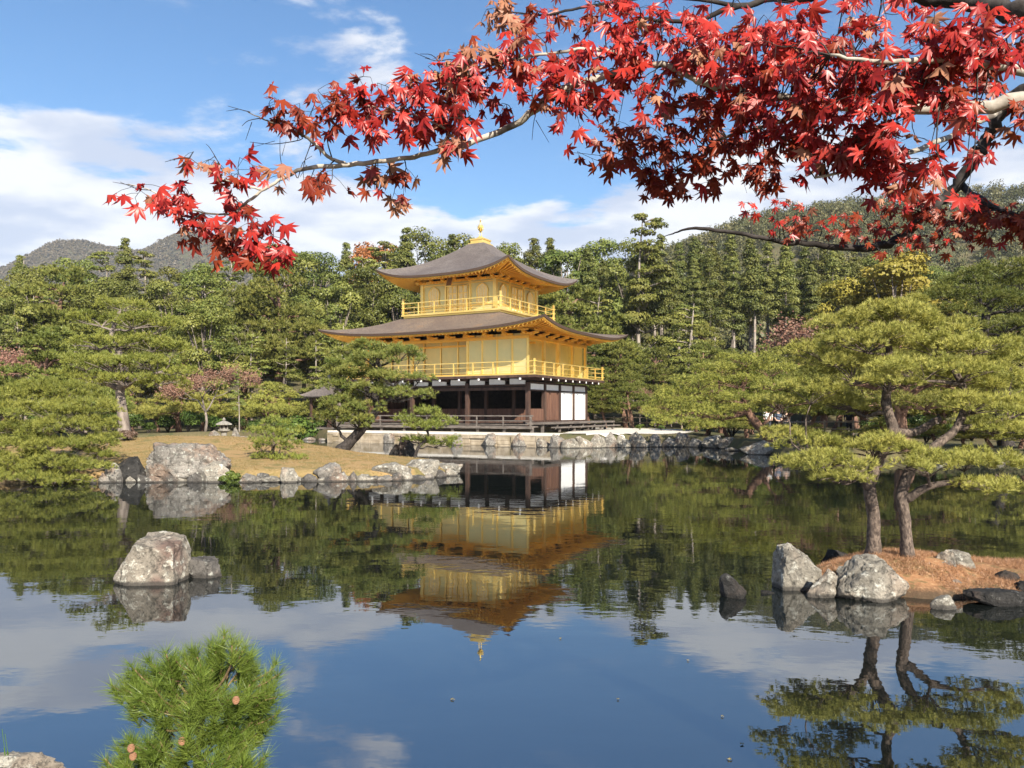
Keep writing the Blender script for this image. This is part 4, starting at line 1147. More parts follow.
def p_conifer(seed, H=15, r=3.0, mat='nd_far'):
    """ragged upright pine / fir with open tiers"""
    rng = np.random.default_rng(seed); random.seed(seed); tm = MB(); lobes = []
    tm.tube([(.5 * sin(2.2 * t + seed), .35 * sin(3 * t), H * t * .97 - .3 * (t == 0)) for t in np.linspace(0, 1, 9)], list(np.linspace(.26, .04, 9)), 8, wob=.12)
    tiers = 11
    for i in range(tiers):
        t = (i + rng.random() * .6) / tiers; zz = H * (.33 + .64 * t); R_ = r * (1 - t * .62) * rng.uniform(.7, 1.1)
        for k in range(rng.integers(3, 6)):
            a = rng.uniform(0, 2 * pi); q = R_ * rng.uniform(.45, 1); s = R_ * rng.uniform(.28, .42) + .15
            c = (.5 * sin(2.2 * t) + q * cos(a), q * sin(a), zz + rng.uniform(-.3, .3))
            lobes.append((*c, s * 1.15, s * 1.15, s * .42)); tm.tube([(0, 0, zz - .4), (c[0] * .6, c[1] * .6, zz - .1), c], [.07, .045, .015], 5, wob=.1)
    V, Fc, T = crown(lobes, 12000, .2, rng, .55, .4)
    return make_proto(tm, 'bark_grey', V, Fc, T, mat, H)


def p_pads(seed, H=6.0, r=3.2, mat='nd_far', L=.2, w=.045, m=9, dens=62, bark='bark_red', lean=.5, tiers=6):
    """garden pine kept in cloud pads"""
    rng = np.random.default_rng(seed); random.seed(seed); tm = MB(); pads = []
    a0 = rng.uniform(0, 2 * pi)
    def tr(t): return np.array([lean * H * .25 * sin(2.6 * t) * cos(a0) + .15 * sin(7 * t), lean * H * .25 * sin(2.6 * t) * sin(a0), H * .93 * t])
    tm.tube([Vector(tr(t)) - Vector((0, 0, .3 * (t == 0))) for t in np.linspace(0, 1, 10)], list(np.linspace(.22, .05, 10)), 8, wob=.12)
    for i in range(tiers):
        t = .36 + .64 * (i + .5) / tiers; R_ = r * (1.05 - .75 * (t - .36) / .64)
        for k in range(max(2, int(5 - 3 * (t - .36) / .64))):
            a = a0 + i * 2.1 + k * 2 * pi / max(2, int(5 - 3 * (t - .36) / .64)) + rng.normal() * .3; q = R_ * rng.uniform(.4, .75)
            c = tr(t) + np.array([q * cos(a), q * sin(a), rng.uniform(-.25, .2)]); s = R_ * rng.uniform(.34, .5) + .2
            pads.append((*c, s, s, s * .27)); tm.tube([Vector(tr(t) - np.array([0, 0, .3])), Vector(tr(t) * .5 + c * .5 + np.array([0, 0, .02])), Vector(c)], [.08, .055, .02], 5, wob=.12)
    pads.append((*tr(1.03), r * .32, r * .32, r * .13))
    P, D, Tt, _ = pad_tufts(pads, dens, rng)
    V, Fc, T = needles(P, D, L, w, m, rng, .75, Tt)
    return make_proto(tm, bark, V, Fc, T, mat, H)


def p_bare(seed, H=9, bark='bark_pale', leaves=0, mat='lf_pink', size=.16):
    rng = np.random.default_rng(seed); random.seed(seed); tm = MB(); tips = []
    def grow(p, d, L, r, lev):
        q = p + d * L; mid = p + d * L * .5 + rng.normal(size=3) * L * .06
        tm.tube([Vector(p), Vector(mid), Vector(q)], [r, r * .8, r * .6], 6 if lev < 2 else 4)
        if lev >= 5: tips.append(q); return
        for k in range(2 if lev else 3):
            v = d + rng.normal(size=3) * .42; v[2] = v[2] * .85 + .18; v /= np.linalg.norm(v); grow(q, v, L * rng.uniform(.62, .82), r * .6, lev + 1)
        if lev > 2: tips.append(q)
    grow(np.array([0, 0, -.2]), np.array([.03, 0, 1.]), H * .27, .13, 0)
    if leaves:
        t = np.array(tips); P = t[rng.integers(0, len(t), leaves)] + rng.normal(size=(leaves, 3)) * .28
        V, Fc = leaf_quads(P, nrm(rdir(rng, leaves) + np.array([0, -.3, .4])), size, rng); T = np.repeat(rng.random(leaves), 4)
    else:
        V, Fc, T = np.zeros((0, 3)), np.zeros((0, 4), int), None
    tr = tm.mesh('trunk', M[bark], smooth=True)
    return (tr, mesh_np('crown', V, Fc, M[mat], T) if leaves else None, H)


def p_bush(seed, H=1.6, r=1.3, mat='lf_bush', n=2600, size=.12):
    rng = np.random.default_rng(seed); random.seed(seed); tm = MB(); lobes = []
    for k in range(14):
        a = rng.uniform(0, 2 * pi); q = r * rng.uniform(.1, .7); zz = H * rng.uniform(.3, .72); s = r * rng.uniform(.28, .42)
        lobes.append((q * cos(a), q * sin(a), zz, s, s, s * .8)); tm.tube([(0, 0, -.1), (q * cos(a) * .5, q * sin(a) * .5, zz * .6), (q * cos(a), q * sin(a), zz)], [.03, .02, .008], 5)
    V, Fc, T = crown(lobes, n, size, rng, .6, .1)
    return make_proto(tm, 'bark_dark', V, Fc, T, mat, H)


proto('cedar', [p_cedar(100 + i, 20, 2.3 + .35 * (i % 3), .36 + .05 * (i % 4)) for i in range(5)])
proto('bare_cedar', [p_cedar(110 + i, 20, 2.0 + .3 * (i % 3), .42 + .06 * (i * 2 % 4)) for i in range(5)])
proto('evergreen', [p_round(120 + i, 13, 3.6 + .5 * (i % 3)) for i in range(5)])
proto('conifer', [p_conifer(140 + i, 15, 2.8 + .4 * (i % 2)) for i in range(4)])
proto('garden_pine', [p_pads(160 + i, 6, 3.0 + .3 * (i % 2)) for i in range(4)])
proto('yellow_pine', [p_pads(170 + i, 3.4, 2.3, 'nd_yellow', .2, .035, 9, 60, tiers=4) for i in range(3)])
proto('yellowing', [p_round(180 + i, 11, 3.6, 'lf_gold') for i in range(2)])
proto('maple', [p_bare(190 + i, 7, 'bark_pale', 7000 if i < 2 else 3600, 'lf_pink', .11) for i in range(3)])
proto('rust_maple', [p_round(195, 9, 2.8, 'lf_rust', 9000, .18)])
proto('bare', [p_bare(200 + i, 8) for i in range(2)])
proto('bush', [p_bush(210 + i) for i in range(3)])
KIND = {  # object name, look, category
    'cedar': ('cedar_tree', 'tall bare trunked cedar', 'cedar'),
    'bare_cedar': ('cedar_tree', 'high crowned cedar', 'cedar'),
    'evergreen': ('evergreen_tree', 'rounded leafy evergreen', 'tree'),
    'conifer': ('conifer_tree', 'ragged upright conifer', 'conifer'),
    'garden_pine': ('garden_pine', 'layered garden pine', 'pine tree'),
    'yellow_pine': ('garden_pine', 'low yellow green clipped pine', 'pine tree'),
    'yellowing': ('broadleaf_tree', 'yellow green broadleaf tree', 'tree'),
    'maple': ('faded_maple', 'sparse pinkish autumn maple', 'maple tree'),
    'rust_maple': ('rust_maple', 'rust orange autumn tree', 'tree'),
    'bare': ('bare_tree', 'pale leafless tree', 'bare tree'),
    'bush': ('shrub', 'rounded dark green shrub', 'shrub')}
TREES = []
rg = np.random.default_rng(77)
cnt = {}


def tree(kind, px, Y, H=None, top=None, row='', zone=None, label=None, sx=None, group=None, var=None, x=None):
    lst = PROTO[kind]; i = cnt.get(kind, 0); cnt[kind] = i + 1
    tr, cr, H0 = lst[(i if var is None else var) % len(lst)]
    x = gx(px, Y) if x is None else x; g = gh(x, Y)
    if top is not None: H = zy(top, Y) - g
    s = H / H0; nm, look, cat = KIND[kind]
    o = thing(nm, label or '', cat, (x, Y, g), rg.uniform(0, 2 * pi), group)
    w = s * (sx if sx else rg.uniform(.9, 1.12)); o.scale = (w, w, s)
    link(bpy.data.objects.new('trunk', tr), o)
    if cr is not None: link(bpy.data.objects.new('crown', cr), o)
    TREES.append((o, kind, row, zone or ('left of the pavilion' if px < 330 else 'behind the pavilion' if px < 630 else 'right of the pavilion'), px, label))
    return o


TL = np.array([(-80, 262), (0, 268), (25, 256), (60, 260), (110, 243), (140, 240), (165, 262), (200, 256), (240, 248), (280, 236), (310, 246), (345, 238), (372, 246), (390, 232), (425, 224), (445, 240), (500, 234), (560, 236), (600, 238), (640, 236), (680, 240), (740, 238), (800, 242), (850, 246), (900, 256), (960, 262), (1100, 262)], float)
tl = lambda p: float(np.interp(p, TL[:, 0], TL[:, 1]))
# back row
p = -70.0
while p < 1110:
    Y = 104 + rg.uniform(-5, 16)
    if p < 330: k = rg.choice(['evergreen', 'evergreen', 'cedar', 'conifer'])
    elif p < 640: k = rg.choice(['cedar', 'evergreen', 'conifer'])
    elif p < 860: k = rg.choice(['cedar', 'bare_cedar', 'bare_cedar'])
    else: k = rg.choice(['evergreen', 'cedar', 'evergreen'])
    tree(k, p, Y, top=tl(p) + rg.uniform(-3, 7), row='in the wood\'s back row')
    p += {'cedar': 19, 'bare_cedar': 17, 'evergreen': 30, 'conifer': 24}[k] * rg.uniform(.8, 1.15)
# a second cedar row showing dark gaps and trunks on the right
p = 588.0
while p < 880:
    tree('bare_cedar', p, 92 + rg.uniform(-3, 5), top=tl(p) + 12 + rg.uniform(-6, 12), row='in the front cedar rank'); p += 22 * rg.uniform(.6, 1.5)
# middle row
p = -60.0
while p < 1100:
    Y = 80 + rg.uniform(-3, 8)
    if p < 330: k = rg.choice(['evergreen', 'evergreen', 'conifer', 'garden_pine']); t = 284
    elif p < 600: k = rg.choice(['conifer', 'evergreen', 'garden_pine']); t = 276
    elif p < 860: k = rg.choice(['garden_pine', 'garden_pine', 'evergreen']); t = 336
    else: k = rg.choice(['evergreen', 'conifer', 'yellowing']); t = 290
    tree(k, p, Y, top=t + rg.uniform(-14, 14), row='in the wood\'s middle row'); p += {'evergreen': 31, 'conifer': 29, 'garden_pine': 36, 'yellowing': 32}[k] * rg.uniform(.85, 1.2)
# front row behind the garden
p = -50.0
while p < 1100:
    Y = 66 + rg.uniform(-2, 5)
    k = rg.choice(['garden_pine', 'conifer', 'evergreen'] if p < 330 else ['garden_pine', 'garden_pine', 'conifer'])
    t = 325 if p < 330 else 335 if p < 640 else 352 if p < 800 else 325
    tree(k, p, Y, top=t + rg.uniform(-14, 14), row='in the wood\'s front row'); p += {'evergreen': 32, 'conifer': 30, 'garden_pine': 38}[k] * rg.uniform(.85, 1.2)
# clipped pines and shrubs on the far banks
p = -40.0
while p < 320:
    k = 'yellow_pine' if p > 120 or rg.random() < .3 else 'garden_pine'
    tree(k, p, 52.5 + rg.uniform(0, 7) + (5 if p > 230 else 0), top=(388 if p > 130 else 372) + rg.uniform(-8, 12), row='on the far bank'); p += 24 * rg.uniform(.8, 1.2)
p = 606.0
while p < 1090:
    k = 'garden_pine' if rg.random() < .6 else 'yellow_pine'
    Y = (57 if p < 690 else 47 if p < 800 else 41) + rg.uniform(0, 7)
    tree(k, p, Y, top=(386 if p < 700 else 374) + rg.uniform(-14, 14), row='on the far bank'); p += 27 * rg.uniform(.8, 1.2)
p = -40.0
while p < 330:
    tree('bush', p, 50.2 + rg.uniform(0, 4) + (6 if p > 225 else 0), top=413 + rg.uniform(-5, 9), row='on the far bank'); p += 21 * rg.uniform(.8, 1.2)
p = 640.0
while p < 1090:
    Y = (50 if p < 700 else 45 if p < 790 else 37) + rg.uniform(0, 4)
    if not 755 < p < 875: tree('bush', p, Y, top=417 + rg.uniform(-6, 8), row='on the far bank')
    p += 22 * rg.uniform(.8, 1.2)
for p, Y, t in ((706, 46.5, 414), (728, 44.5, 412), (748, 43, 410), (880, 36, 420), (905, 34.5, 424), (938, 34, 418), (965, 33.5, 424), (992, 33, 420), (1020, 32, 424), (815, 37.5, 425), (842, 36.5, 428)):
    tree('yellow_pine', p, Y, top=t, row='at the far waterline', sx=rg.uniform(1.3, 1.7))
# trees one can single out
tree('conifer', 645, 86, top=206, label='tallest ragged conifer, standing alone above the cedars right of the golden pavilion', sx=.85)
tree('maple', 806, 71, top=276, label='wide pinkish autumn tree with pale bare twigs before the dark cedars', sx=1.5, var=2)
tree('yellowing', 897, 68, top=250, label='bushy yellow green tree glowing below the dark maple bough', sx=1.15)
tree('yellowing', 850, 72, top=278, label='smaller yellow green tree between the pinkish tree and the bushy one', sx=1.0)
tree('maple', 205, 50, top=352, label='russet pink maple between clipped pines left of the pavilion', sx=1.15)
tree('maple', 28, 52, top=318, label='reddish thin maple behind the broad low pine at far left', sx=1.1)
tree('bare', 252, 76, top=290, label='pale leafless tree among evergreens under the hanging red leaves', sx=.8)
tree('bare', 672, 60, top=372, label='pale thin leafless tree right of the golden pavilion near the gravel', sx=.8)
tree('bare', 655, 62, top=388, label='short leafless tree closest to the pavilion\'s white panels', sx=.8)
tree('maple', 640, 64, top=382, label='thin pinkish maple behind the gravel right of the pavilion', sx=.7)
tree('rust_maple', 375, 121, top=240, label='rust orange treetop peeking over the wood left of the upper roof', sx=1.0)
tree('evergreen', 205, 60, top=292, label='large evergreen with a thick pale trunk showing, left of the pavilion', sx=1.0)
tree('conifer', 238, 50, top=366, label='slim conifer with a straight thin trunk behind the stone lantern', sx=.6)
tree('garden_pine', 62, 44.5, top=336, label='orange tinged garden pine left of the tall island pine', sx=1.1)
tree('conifer', 690, 74, top=300, label='dark open conifer at the foot of the cedar trunks', sx=1.3)

ORD = ['', 'first', 'second', 'third', 'fourth', 'fifth', 'sixth', 'seventh', 'eighth', 'ninth', 'tenth', 'eleventh', 'twelfth', 'thirteenth', 'fourteenth', 'fifteenth', 'sixteenth', 'seventeenth', 'eighteenth', 'nineteenth', 'twentieth']
grp = {}
for o, k, row, zone, px, lab in TREES:
    if not lab: grp.setdefault((k, row, zone), []).append((o.location.x / o.location.y, o))
for (k, row, zone), L in grp.items():
    L.sort(key=lambda q: q[0]); n = len(L)
    for i, (_, o) in enumerate(L):
        o['label'] = KIND[k][1] + ' ' + row + ' ' + zone + ('' if n == 1 else ', ' + ORD[i + 1] + ' from left')
        o['group'] = {'in the wood\'s back row': 'trees in the back row of the wood', 'in the front cedar rank': 'front rank of cedars', 'in the wood\'s middle row': 'trees in the middle row',
                      'in the wood\'s front row': 'trees in the front row', 'on the far bank': 'clipped pines and shrubs on the far bank', 'at the far waterline': 'low pines at the far waterline'}[row]


# far woods that read as one mass
def wood(name, pts, hs, mat, seed, tris, size, label, cat='forest', asp=1.1):
    rng = np.random.default_rng(seed); n = len(pts); protoV = []
    for k in range(5):
        lob = []
        for i in range(9):
            a = rng.uniform(0, 2 * pi); q = rng.uniform(0, .55); lob.append((q * cos(a), q * sin(a), rng.uniform(.25, .9), .38, .38, .3))
        protoV.append(crown(lob, tris, size, rng, .5, .2))
    parts = []; k = rng.integers(0, 5, n)
    for j in range(5):
        id_ = np.where(k == j)[0]; V, Fc, T = protoV[j]; a = rng.uniform(0, 2 * pi, len(id_)); c, s = np.cos(a)[:, None], np.sin(a)[:, None]
        sc = hs[id_][:, None]; w = sc * rng.uniform(.5, .8, len(id_))[:, None] * asp
        X = (V[:, 0] * c - V[:, 1] * s) * w + pts[id_, 0][:, None]; Yv = (V[:, 0] * s + V[:, 1] * c) * w + pts[id_, 1][:, None]; Z = V[:, 2] * sc + pts[id_, 2][:, None]
        off = (np.arange(len(id_)) * len(V))[:, None, None]
        tt = np.clip(T[None] * (.5 if 'mount' not in mat else .2) + rng.random(len(id_))[:, None] * (.6 if 'mount' not in mat else .35) + (-.05 if 'mount' not in mat else .2), 0, 1)
        parts.append((np.stack([X, Yv, Z], 2).reshape(-1, 3), (Fc[None] + off).reshape(-1, 4), tt.ravel()))
    V, Fc, T = join(parts)
    o = bpy.data.objects.new(name, mesh_np(name, V, Fc, M[mat], T)); link(o); return tag(o, label, cat, kind='stuff')


def scatter(n, ylo, yhi, plo, phi, fn, seed, sink=.5):
    rng = np.random.default_rng(seed); Y = np.sqrt(rng.uniform(ylo ** 2, yhi ** 2, n)); X = (rng.uniform(plo, phi, n) - 512) / F * Y
    return np.stack([X, Y, fn(X, Y) - sink], 1)


pt = scatter(2600, 150, 480, 480, 1220, ground_h, 5); wood('forest', pt, np.random.default_rng(1).uniform(6, 10, len(pt)), 'lf_hill', 6, 260, .13, 'dense wooded hillside rising behind the cedars on the right')
pt = scatter(420, 118, 175, -120, 640, ground_h, 8); wood('forest', pt, np.random.default_rng(2).uniform(8, 11, len(pt)), 'lf_hill', 7, 420, .10, 'dark mass of further woodland filling gaps behind the back row')
pt = scatter(11000, 1300, 1700, -140, 560, mount_h, 9, 2); wood('forest', pt, np.random.default_rng(3).uniform(7, 11, len(pt)), 'lf_mount', 8, 40, .36, 'brownish grey forest covering the far mountains on the left', asp=1.3)


# ------------------------------------------------------------------ rocks
G1 = 'rocks along the island shore'; G2 = 'rocks around the pine islet'; G3 = 'rocks edging the far bank'
rock(116, 184, 534, 9.1, 'big pale boulder with a rust coloured flat top standing alone in the pond', 3, 'rock_rust', -.02, .75, sub=5, lo=.97, rough=.06, cuts=[((.06, -.20, 1), .55), ((-.85, -.1, .50), .60), ((1, -.05, .06), .66), ((.1, -1, .28), .66), ((-.5, -.8, .2), .8)])
rock(183, 221, 557, 9.35, 'small low rock tucked behind the lone pale boulder in the pond', 8, 'rock_mid', -.02, .6, sub=4, lo=.85, cuts=[((.1, -.1, 1), .6), ((1, -.2, .2), .75), ((0, -1, .15), .7)])
rock(719, 747, 573, 8.35, 'small dark wet stone alone in mid pond left of the pine islet', 11, 'rock_dark', -.02, .8, sub=4)
# left island shore
rock(146, 232, 442, 22.5, 'largest whitish boulder on the island shore below the lawn', 21, 'rock', 0, .55, group=G1, sub=5, lo=.75, rough=.16, cuts=[((.04, -.12, 1), .60), ((.75, -.1, .68), .60), ((-1, -.1, .12), .80), ((.1, -1, .3), .7)])
rock(110, 150, 456, 22.3, 'dark shadowy rock left of the largest island boulder', 22, 'rock_dark', 0, .6, group=G1)  # dark stone colour stands in for the shadow lying on this rock
rock(100, 124, 462, 22.0, 'brownish low rock at the foot of the broad low pine', 23, 'rock', 0, .7, group=G1)
rock(196, 234, 460, 22.0, 'lower pale slab leaning on the largest island boulder\'s right', 24, 'rock_pale', 0, .5, group=G1)
rock(239, 260, 473, 21.9, 'small grey rock just right of the dark shore bush', 25, 'rock', 0, .6, group=G1)
rock(259, 283, 476, 22.0, 'flat grey rock below the small bushy pine', 26, 'rock_pale', 0, .6, group=G1)
rock(281, 298, 467, 21.9, 'upright squarish pale stone on the island shore', 27, 'rock_pale', 0, .7, group=G1, flat=.8, lo=.75, rough=.06)
rock(298, 316, 477, 22.3, 'low brown stone right of the upright squarish stone', 28, 'rock', 0, .6, group=G1)
rock(313, 342, 462, 22.6, 'pointed grey rock on the shore right of the small bushy pine', 29, 'rock', 0, .6, group=G1, lean=(.25, 0))
rock(340, 378, 476, 22.4, 'long low rock in the middle of the island\'s right shore', 30, 'rock_pale', 0, .5, group=G1, flat=.5)
rock(372, 412, 462, 23.0, 'broad sloping pale rock near the island\'s right tip', 31, 'rock_pale', 0, .6, group=G1, flat=.7)
rock(402, 440, 459, 23.8, 'rounded pale rock second from the island\'s right tip', 32, 'rock_pale', 0, .7, group=G1, flat=.7)
rock(430, 463, 463, 25.0, 'low pale rock forming the island\'s right tip', 33, 'rock_pale', 0, .7, group=G1, flat=.6)
rock(396, 416, 436, 29.3, 'dark jagged rock under the little two tiered pine', 34, 'rock_dark', 0, .8, group=G1)
rock(386, 404, 444, 29.2, 'small dark rock left of the jagged one under the two tiered pine', 35, 'rock_dark', 0, .8, group=G1)
rock(348, 366, 455, 27, 'small grey stone lying on the island lawn', 36, 'rock', .35, .7, group=G1)
rock(300, 318, 458, 27.5, 'little pale stone on the lawn beside the leaning pine', 37, 'rock_pale', .45, .7, group=G1)
rock(206, 222, 430, 35.5, 'grey rock left of the stone lantern', 38, 'rock', .4, .7, group=G1)
rock(228, 240, 427, 36, 'pale rock right of the stone lantern', 39, 'rock', .4, .7, group=G1)
rgs = np.random.default_rng(44)
for i, px in enumerate(list(range(92, 236, 13)) + list(range(242, 462, 11))):
    Ysh = next(y for y in np.arange(20.5, 31, .05) if sdist(ISL, gx(px, y), y) > -.02); w = rgs.uniform(4, 10)
    rock(px - w, px + w, float(HZ + (CAMH - rgs.uniform(.10, .30)) * F / Ysh), float(Ysh), 'small broken stone in the island waterline row ' + ('below the largest boulder' if px < 236 else 'right of the dark shore bush'), 200 + i,
         ['rock_mid', 'rock', 'rock_mid', 'rock_pale'][i % 4], -.08, .7, group='small stones along the island waterline', sub=3, name='shore_stone')
# islet
rock(775, 822, 543, 8.75, 'pointed pale rock at the islet\'s left end', 41, 'rock_pale', -.02, .7, group=G2, sub=5, lo=.85, cuts=[((-1, -.1, .12), .62), ((.50, -.1, .86), .50), ((.1, -1, .1), .7), ((-.25, 0, 1), .74)])
rock(806, 838, 568, 8.35, 'small pale rock beside the pointed one on the islet\'s left', 42, 'rock_pale', -.02, .7, group=G2)
rock(836, 910, 556, 8.28, 'largest rounded rock on the islet, in front of the trunks', 43, 'rock_pale', -.02, .62, group=G2, sub=5, lo=.62, rough=.13, cuts=[((-.7, -.2, .7), .60), ((.25, -.8, .6), .62), ((.7, -.1, .7), .72)])
rock(929, 956, 595, 7.85, 'little round rock at the islet\'s front waterline', 44, 'rock_pale', -.02, .8, group=G2)
rock(928, 978, 549, 9.1, 'pale blocky rock behind the needles right of the trunks', 45, 'rock_pale', .1, .6, group=G2, sub=5)
rock(936, 960, 560, 8.9, 'small grey rock leaning on the pale blocky islet rock', 46, 'rock', .1, .6, group=G2)
rock(981, 1018, 569, 8.8, 'dark jagged rock at the islet\'s right end', 47, 'rock_dark', -.02, .7, group=G2, lean=(.2, 0))
rock(964, 1034, 589, 8.05, 'long dark low rock along the islet\'s right front', 48, 'rock_dark', -.02, .5, group=G2, flat=.6, sub=5)
rock(1012, 1060, 578, 8.5, 'dark rock cut by the photo\'s right edge on the islet', 49, 'rock_dark', -.02, .6, group=G2)
rock(819, 856, 549, 10.2, 'dark low rock behind the islet\'s left trunk', 50, 'rock_dark', -.02, .6, group=G2)
rock(915, 940, 550, 10.0, 'dark rock directly behind the slimmer islet trunk', 51, 'rock_dark', 0, .6, group=G2)
rock(946, 972, 579, 8.5, 'small brownish rock half buried in needles on the islet\'s right', 53, 'rock', .0, .7, group=G2, sub=4)
rock(905, 926, 566, 9.0, 'low grey rock just right of the largest islet rock', 54, 'rock', .1, .7, group=G2, sub=4)
rock(760, 776, 0 + 590, 8.5, 'submerged dark stone tip off the islet\'s left end', 52, 'rock_dark', -.02, .6, group=G2)
# near bank
rock(-30, 66, 753, 4.12, 'lichen covered bank stone at the photo\'s lower left corner', 55, 'rock_pale', 0, .45, sub=5, flat=.75)
# far bank and pavilion wall
rock(738, 786, 440, 36.6, 'pale boulder at the foot of the reddish curving pine', 61, 'rock_pale', 0, .7, group=G3, lean=(-.1, 0))
rg2 = np.random.default_rng(9)
for i, (x0, x1, yt, Y) in enumerate([(602, 618, 432, 43.4), (616, 632, 435, 43.5), (629, 650, 431, 43.8), (648, 662, 434, 44.0), (660, 676, 437, 44.2), (674, 690, 432, 44.2), (688, 704, 438, 44.0),
                                     (700, 722, 435, 43.2), (718, 740, 437, 42.0), (724, 740, 447, 39.6), (588, 606, 434, 43.1), (574, 592, 436, 42.9), (784, 806, 452, 34.2), (985, 1006, 459, 29.6), (808, 830, 455, 32.6), (1008, 1030, 462, 29.2), (930, 950, 456, 30.6), (536, 552, 438, 43.6), (548, 566, 434, 43.1), (560, 580, 438, 42.8)]):
    rock(x0, x1, yt, Y, ['grey', 'pale', 'brownish'][i % 3] + ' shore rock on the far right bank, ' + ORD[sorted(range(20), key=lambda q: [602, 616, 629, 648, 660, 674, 688, 700, 718, 724, 590, 574, 784, 985, 808, 1008, 930, 536, 548, 560][q]).index(i) + 1] + ' from left',
         70 + i, ['rock', 'rock_pale', 'rock_rust'][i % 3], -.1, .7, group=G3, sub=3)
for i, px in enumerate((389, 457, 490, 521)):
    Yw = 45.37 + (lambda t: t * .485)(max(0, (512 - px) / F * 47 / .875 - .4)) - .15
    rock(px - (9 if i == 3 else 6), px + (9 if i == 3 else 6), 433, Yw - .35, 'standing stone in the water against the pale wall, ' + ORD[i + 1] + ' from left', 90 + i, 'rock', -.1, .7, name='standing_stone', group='standing stones along the pavilion wall', sub=3)
for i, (x0, x1, yt, Y) in enumerate([(238, 252, 436, 47.6), (262, 276, 437, 51), (282, 298, 436, 55), (300, 316, 437, 55), (318, 330, 438, 53.5)]):
    rock(x0, x1, yt, Y, 'shore rock behind the island left of the pavilion, ' + ORD[i + 1] + ' from left', 110 + i, 'rock', -.1, .7, group='rocks behind the island', sub=3)

# low bushes on the island
def bush(kind_mat, px, Y, x0, x1, top, label, seed, size=.06, n=2600, base=None):
    b = ih(gx(px, Y), Y) if base is None else base
    w = (x1 - x0) / F * Y / 2; H = zy(top, Y) - b; tr, cr, H0 = p_bush(seed, H, w, kind_mat, n, size)
    o = thing('shrub', label, 'shrub', (gx(px, Y), Y, b), 0); link(bpy.data.objects.new('trunk', tr), o); link(bpy.data.objects.new('crown', cr), o)


bush('lf_bush', 231, 21.9, 219, 244, 466, 'dark round bush on the shore right of the largest boulder', 301)
bush('lf_heath', 126, 29.2, 115, 140, 431, 'low brown heather like bush at the tall island pine\'s foot', 302, .05)
bush('lf_gold', 853 - 0, 8.1, 835, 872, 591, 'yellowish moss tuft at the islet\'s front waterline', 303, .012, 3000, base=.0) if False else None


# ------------------------------------------------------------------ stone lantern
def lantern():
    Y = 35.6; x = gx(224, Y); b = ih(x, Y); r = thing('stone_lantern', 'weathered stone lantern among rocks behind the island mound', 'stone lantern', (x, Y, b - .03), .3)
    H = zy(418, Y) - b; k = H / 1.5
    def part(name, prof, n=6, mat='stone'):
        m = MB(); m.lathe([(a * k, z * k) for a, z in prof], n); return m.build(name, M[mat], r, bevel=.012)
    part('base', [(.36, 0), (.36, .12), (.28, .2)]); part('post', [(.16, .2), (.14, .5), (.16, .75)], 12); part('platform', [(.18, .75), (.34, .84), (.34, .92)])
    m = MB(); m.lathe([(.24 * k, .921 * k), (.24 * k, 1.16 * k)], 6); fb = m.build('fire_box', M['stone'], r)
    m = MB()
    for j in range(6):
        a = 2 * pi * (j + 1) / 6; u = Vector((cos(a), sin(a), 0)); c = u * .209 * k + Vector((0, 0, 1.04 * k)); m.bar(c, c + u * .01, .12 * k, .15 * k)
    m.build('opening_shade_plate', M['wood_deep'], fb)  # solid dark plates: the shade inside the hollow is put into their colour
    part('roof', [(.48, 1.161), (.46, 1.22), (.22, 1.34), (.08, 1.38)]); part('jewel', [(.07, 1.381), (.1, 1.45), (.02, 1.56)], 12)


lantern()


# ------------------------------------------------------------------ fences and visitors on the far right path
def fence(a, b, n, h, label, seed):
    a, b = Vector(a), Vector(b); r = thing('wooden_fence', label, 'fence', (a.x, a.y, a.z), 0); o = a.copy(); d = b - a
    for i in range(n + 1):
        q = d * (i / n); m = MB(); m.lathe([(.055, -.1), (.055, h), (.04, h + .03)], 8, q); m.build('post', M['fence_wood'], r)
    for hh in (h * .92, h * .5):
        m = MB(); m.tube([Vector((0, 0, hh)) - d.normalized() * .15, d * .5 + Vector((0, 0, hh + .01)), d + d.normalized() * .15 + Vector((0, 0, hh))], .04, 8); m.build('rail', M['fence_wood'], r)


def gpt(px, Y): return (gx(px, Y), Y, gh(gx(px, Y), Y))


fence(gpt(598, 63), gpt(700, 58), 6, .95, 'low wooden rail fence behind the gravel right of the pavilion', 1)
fence(gpt(784, 45), gpt(868, 42), 6, .95, 'pale wooden rail fence in front of the visitors on the far bank', 2)


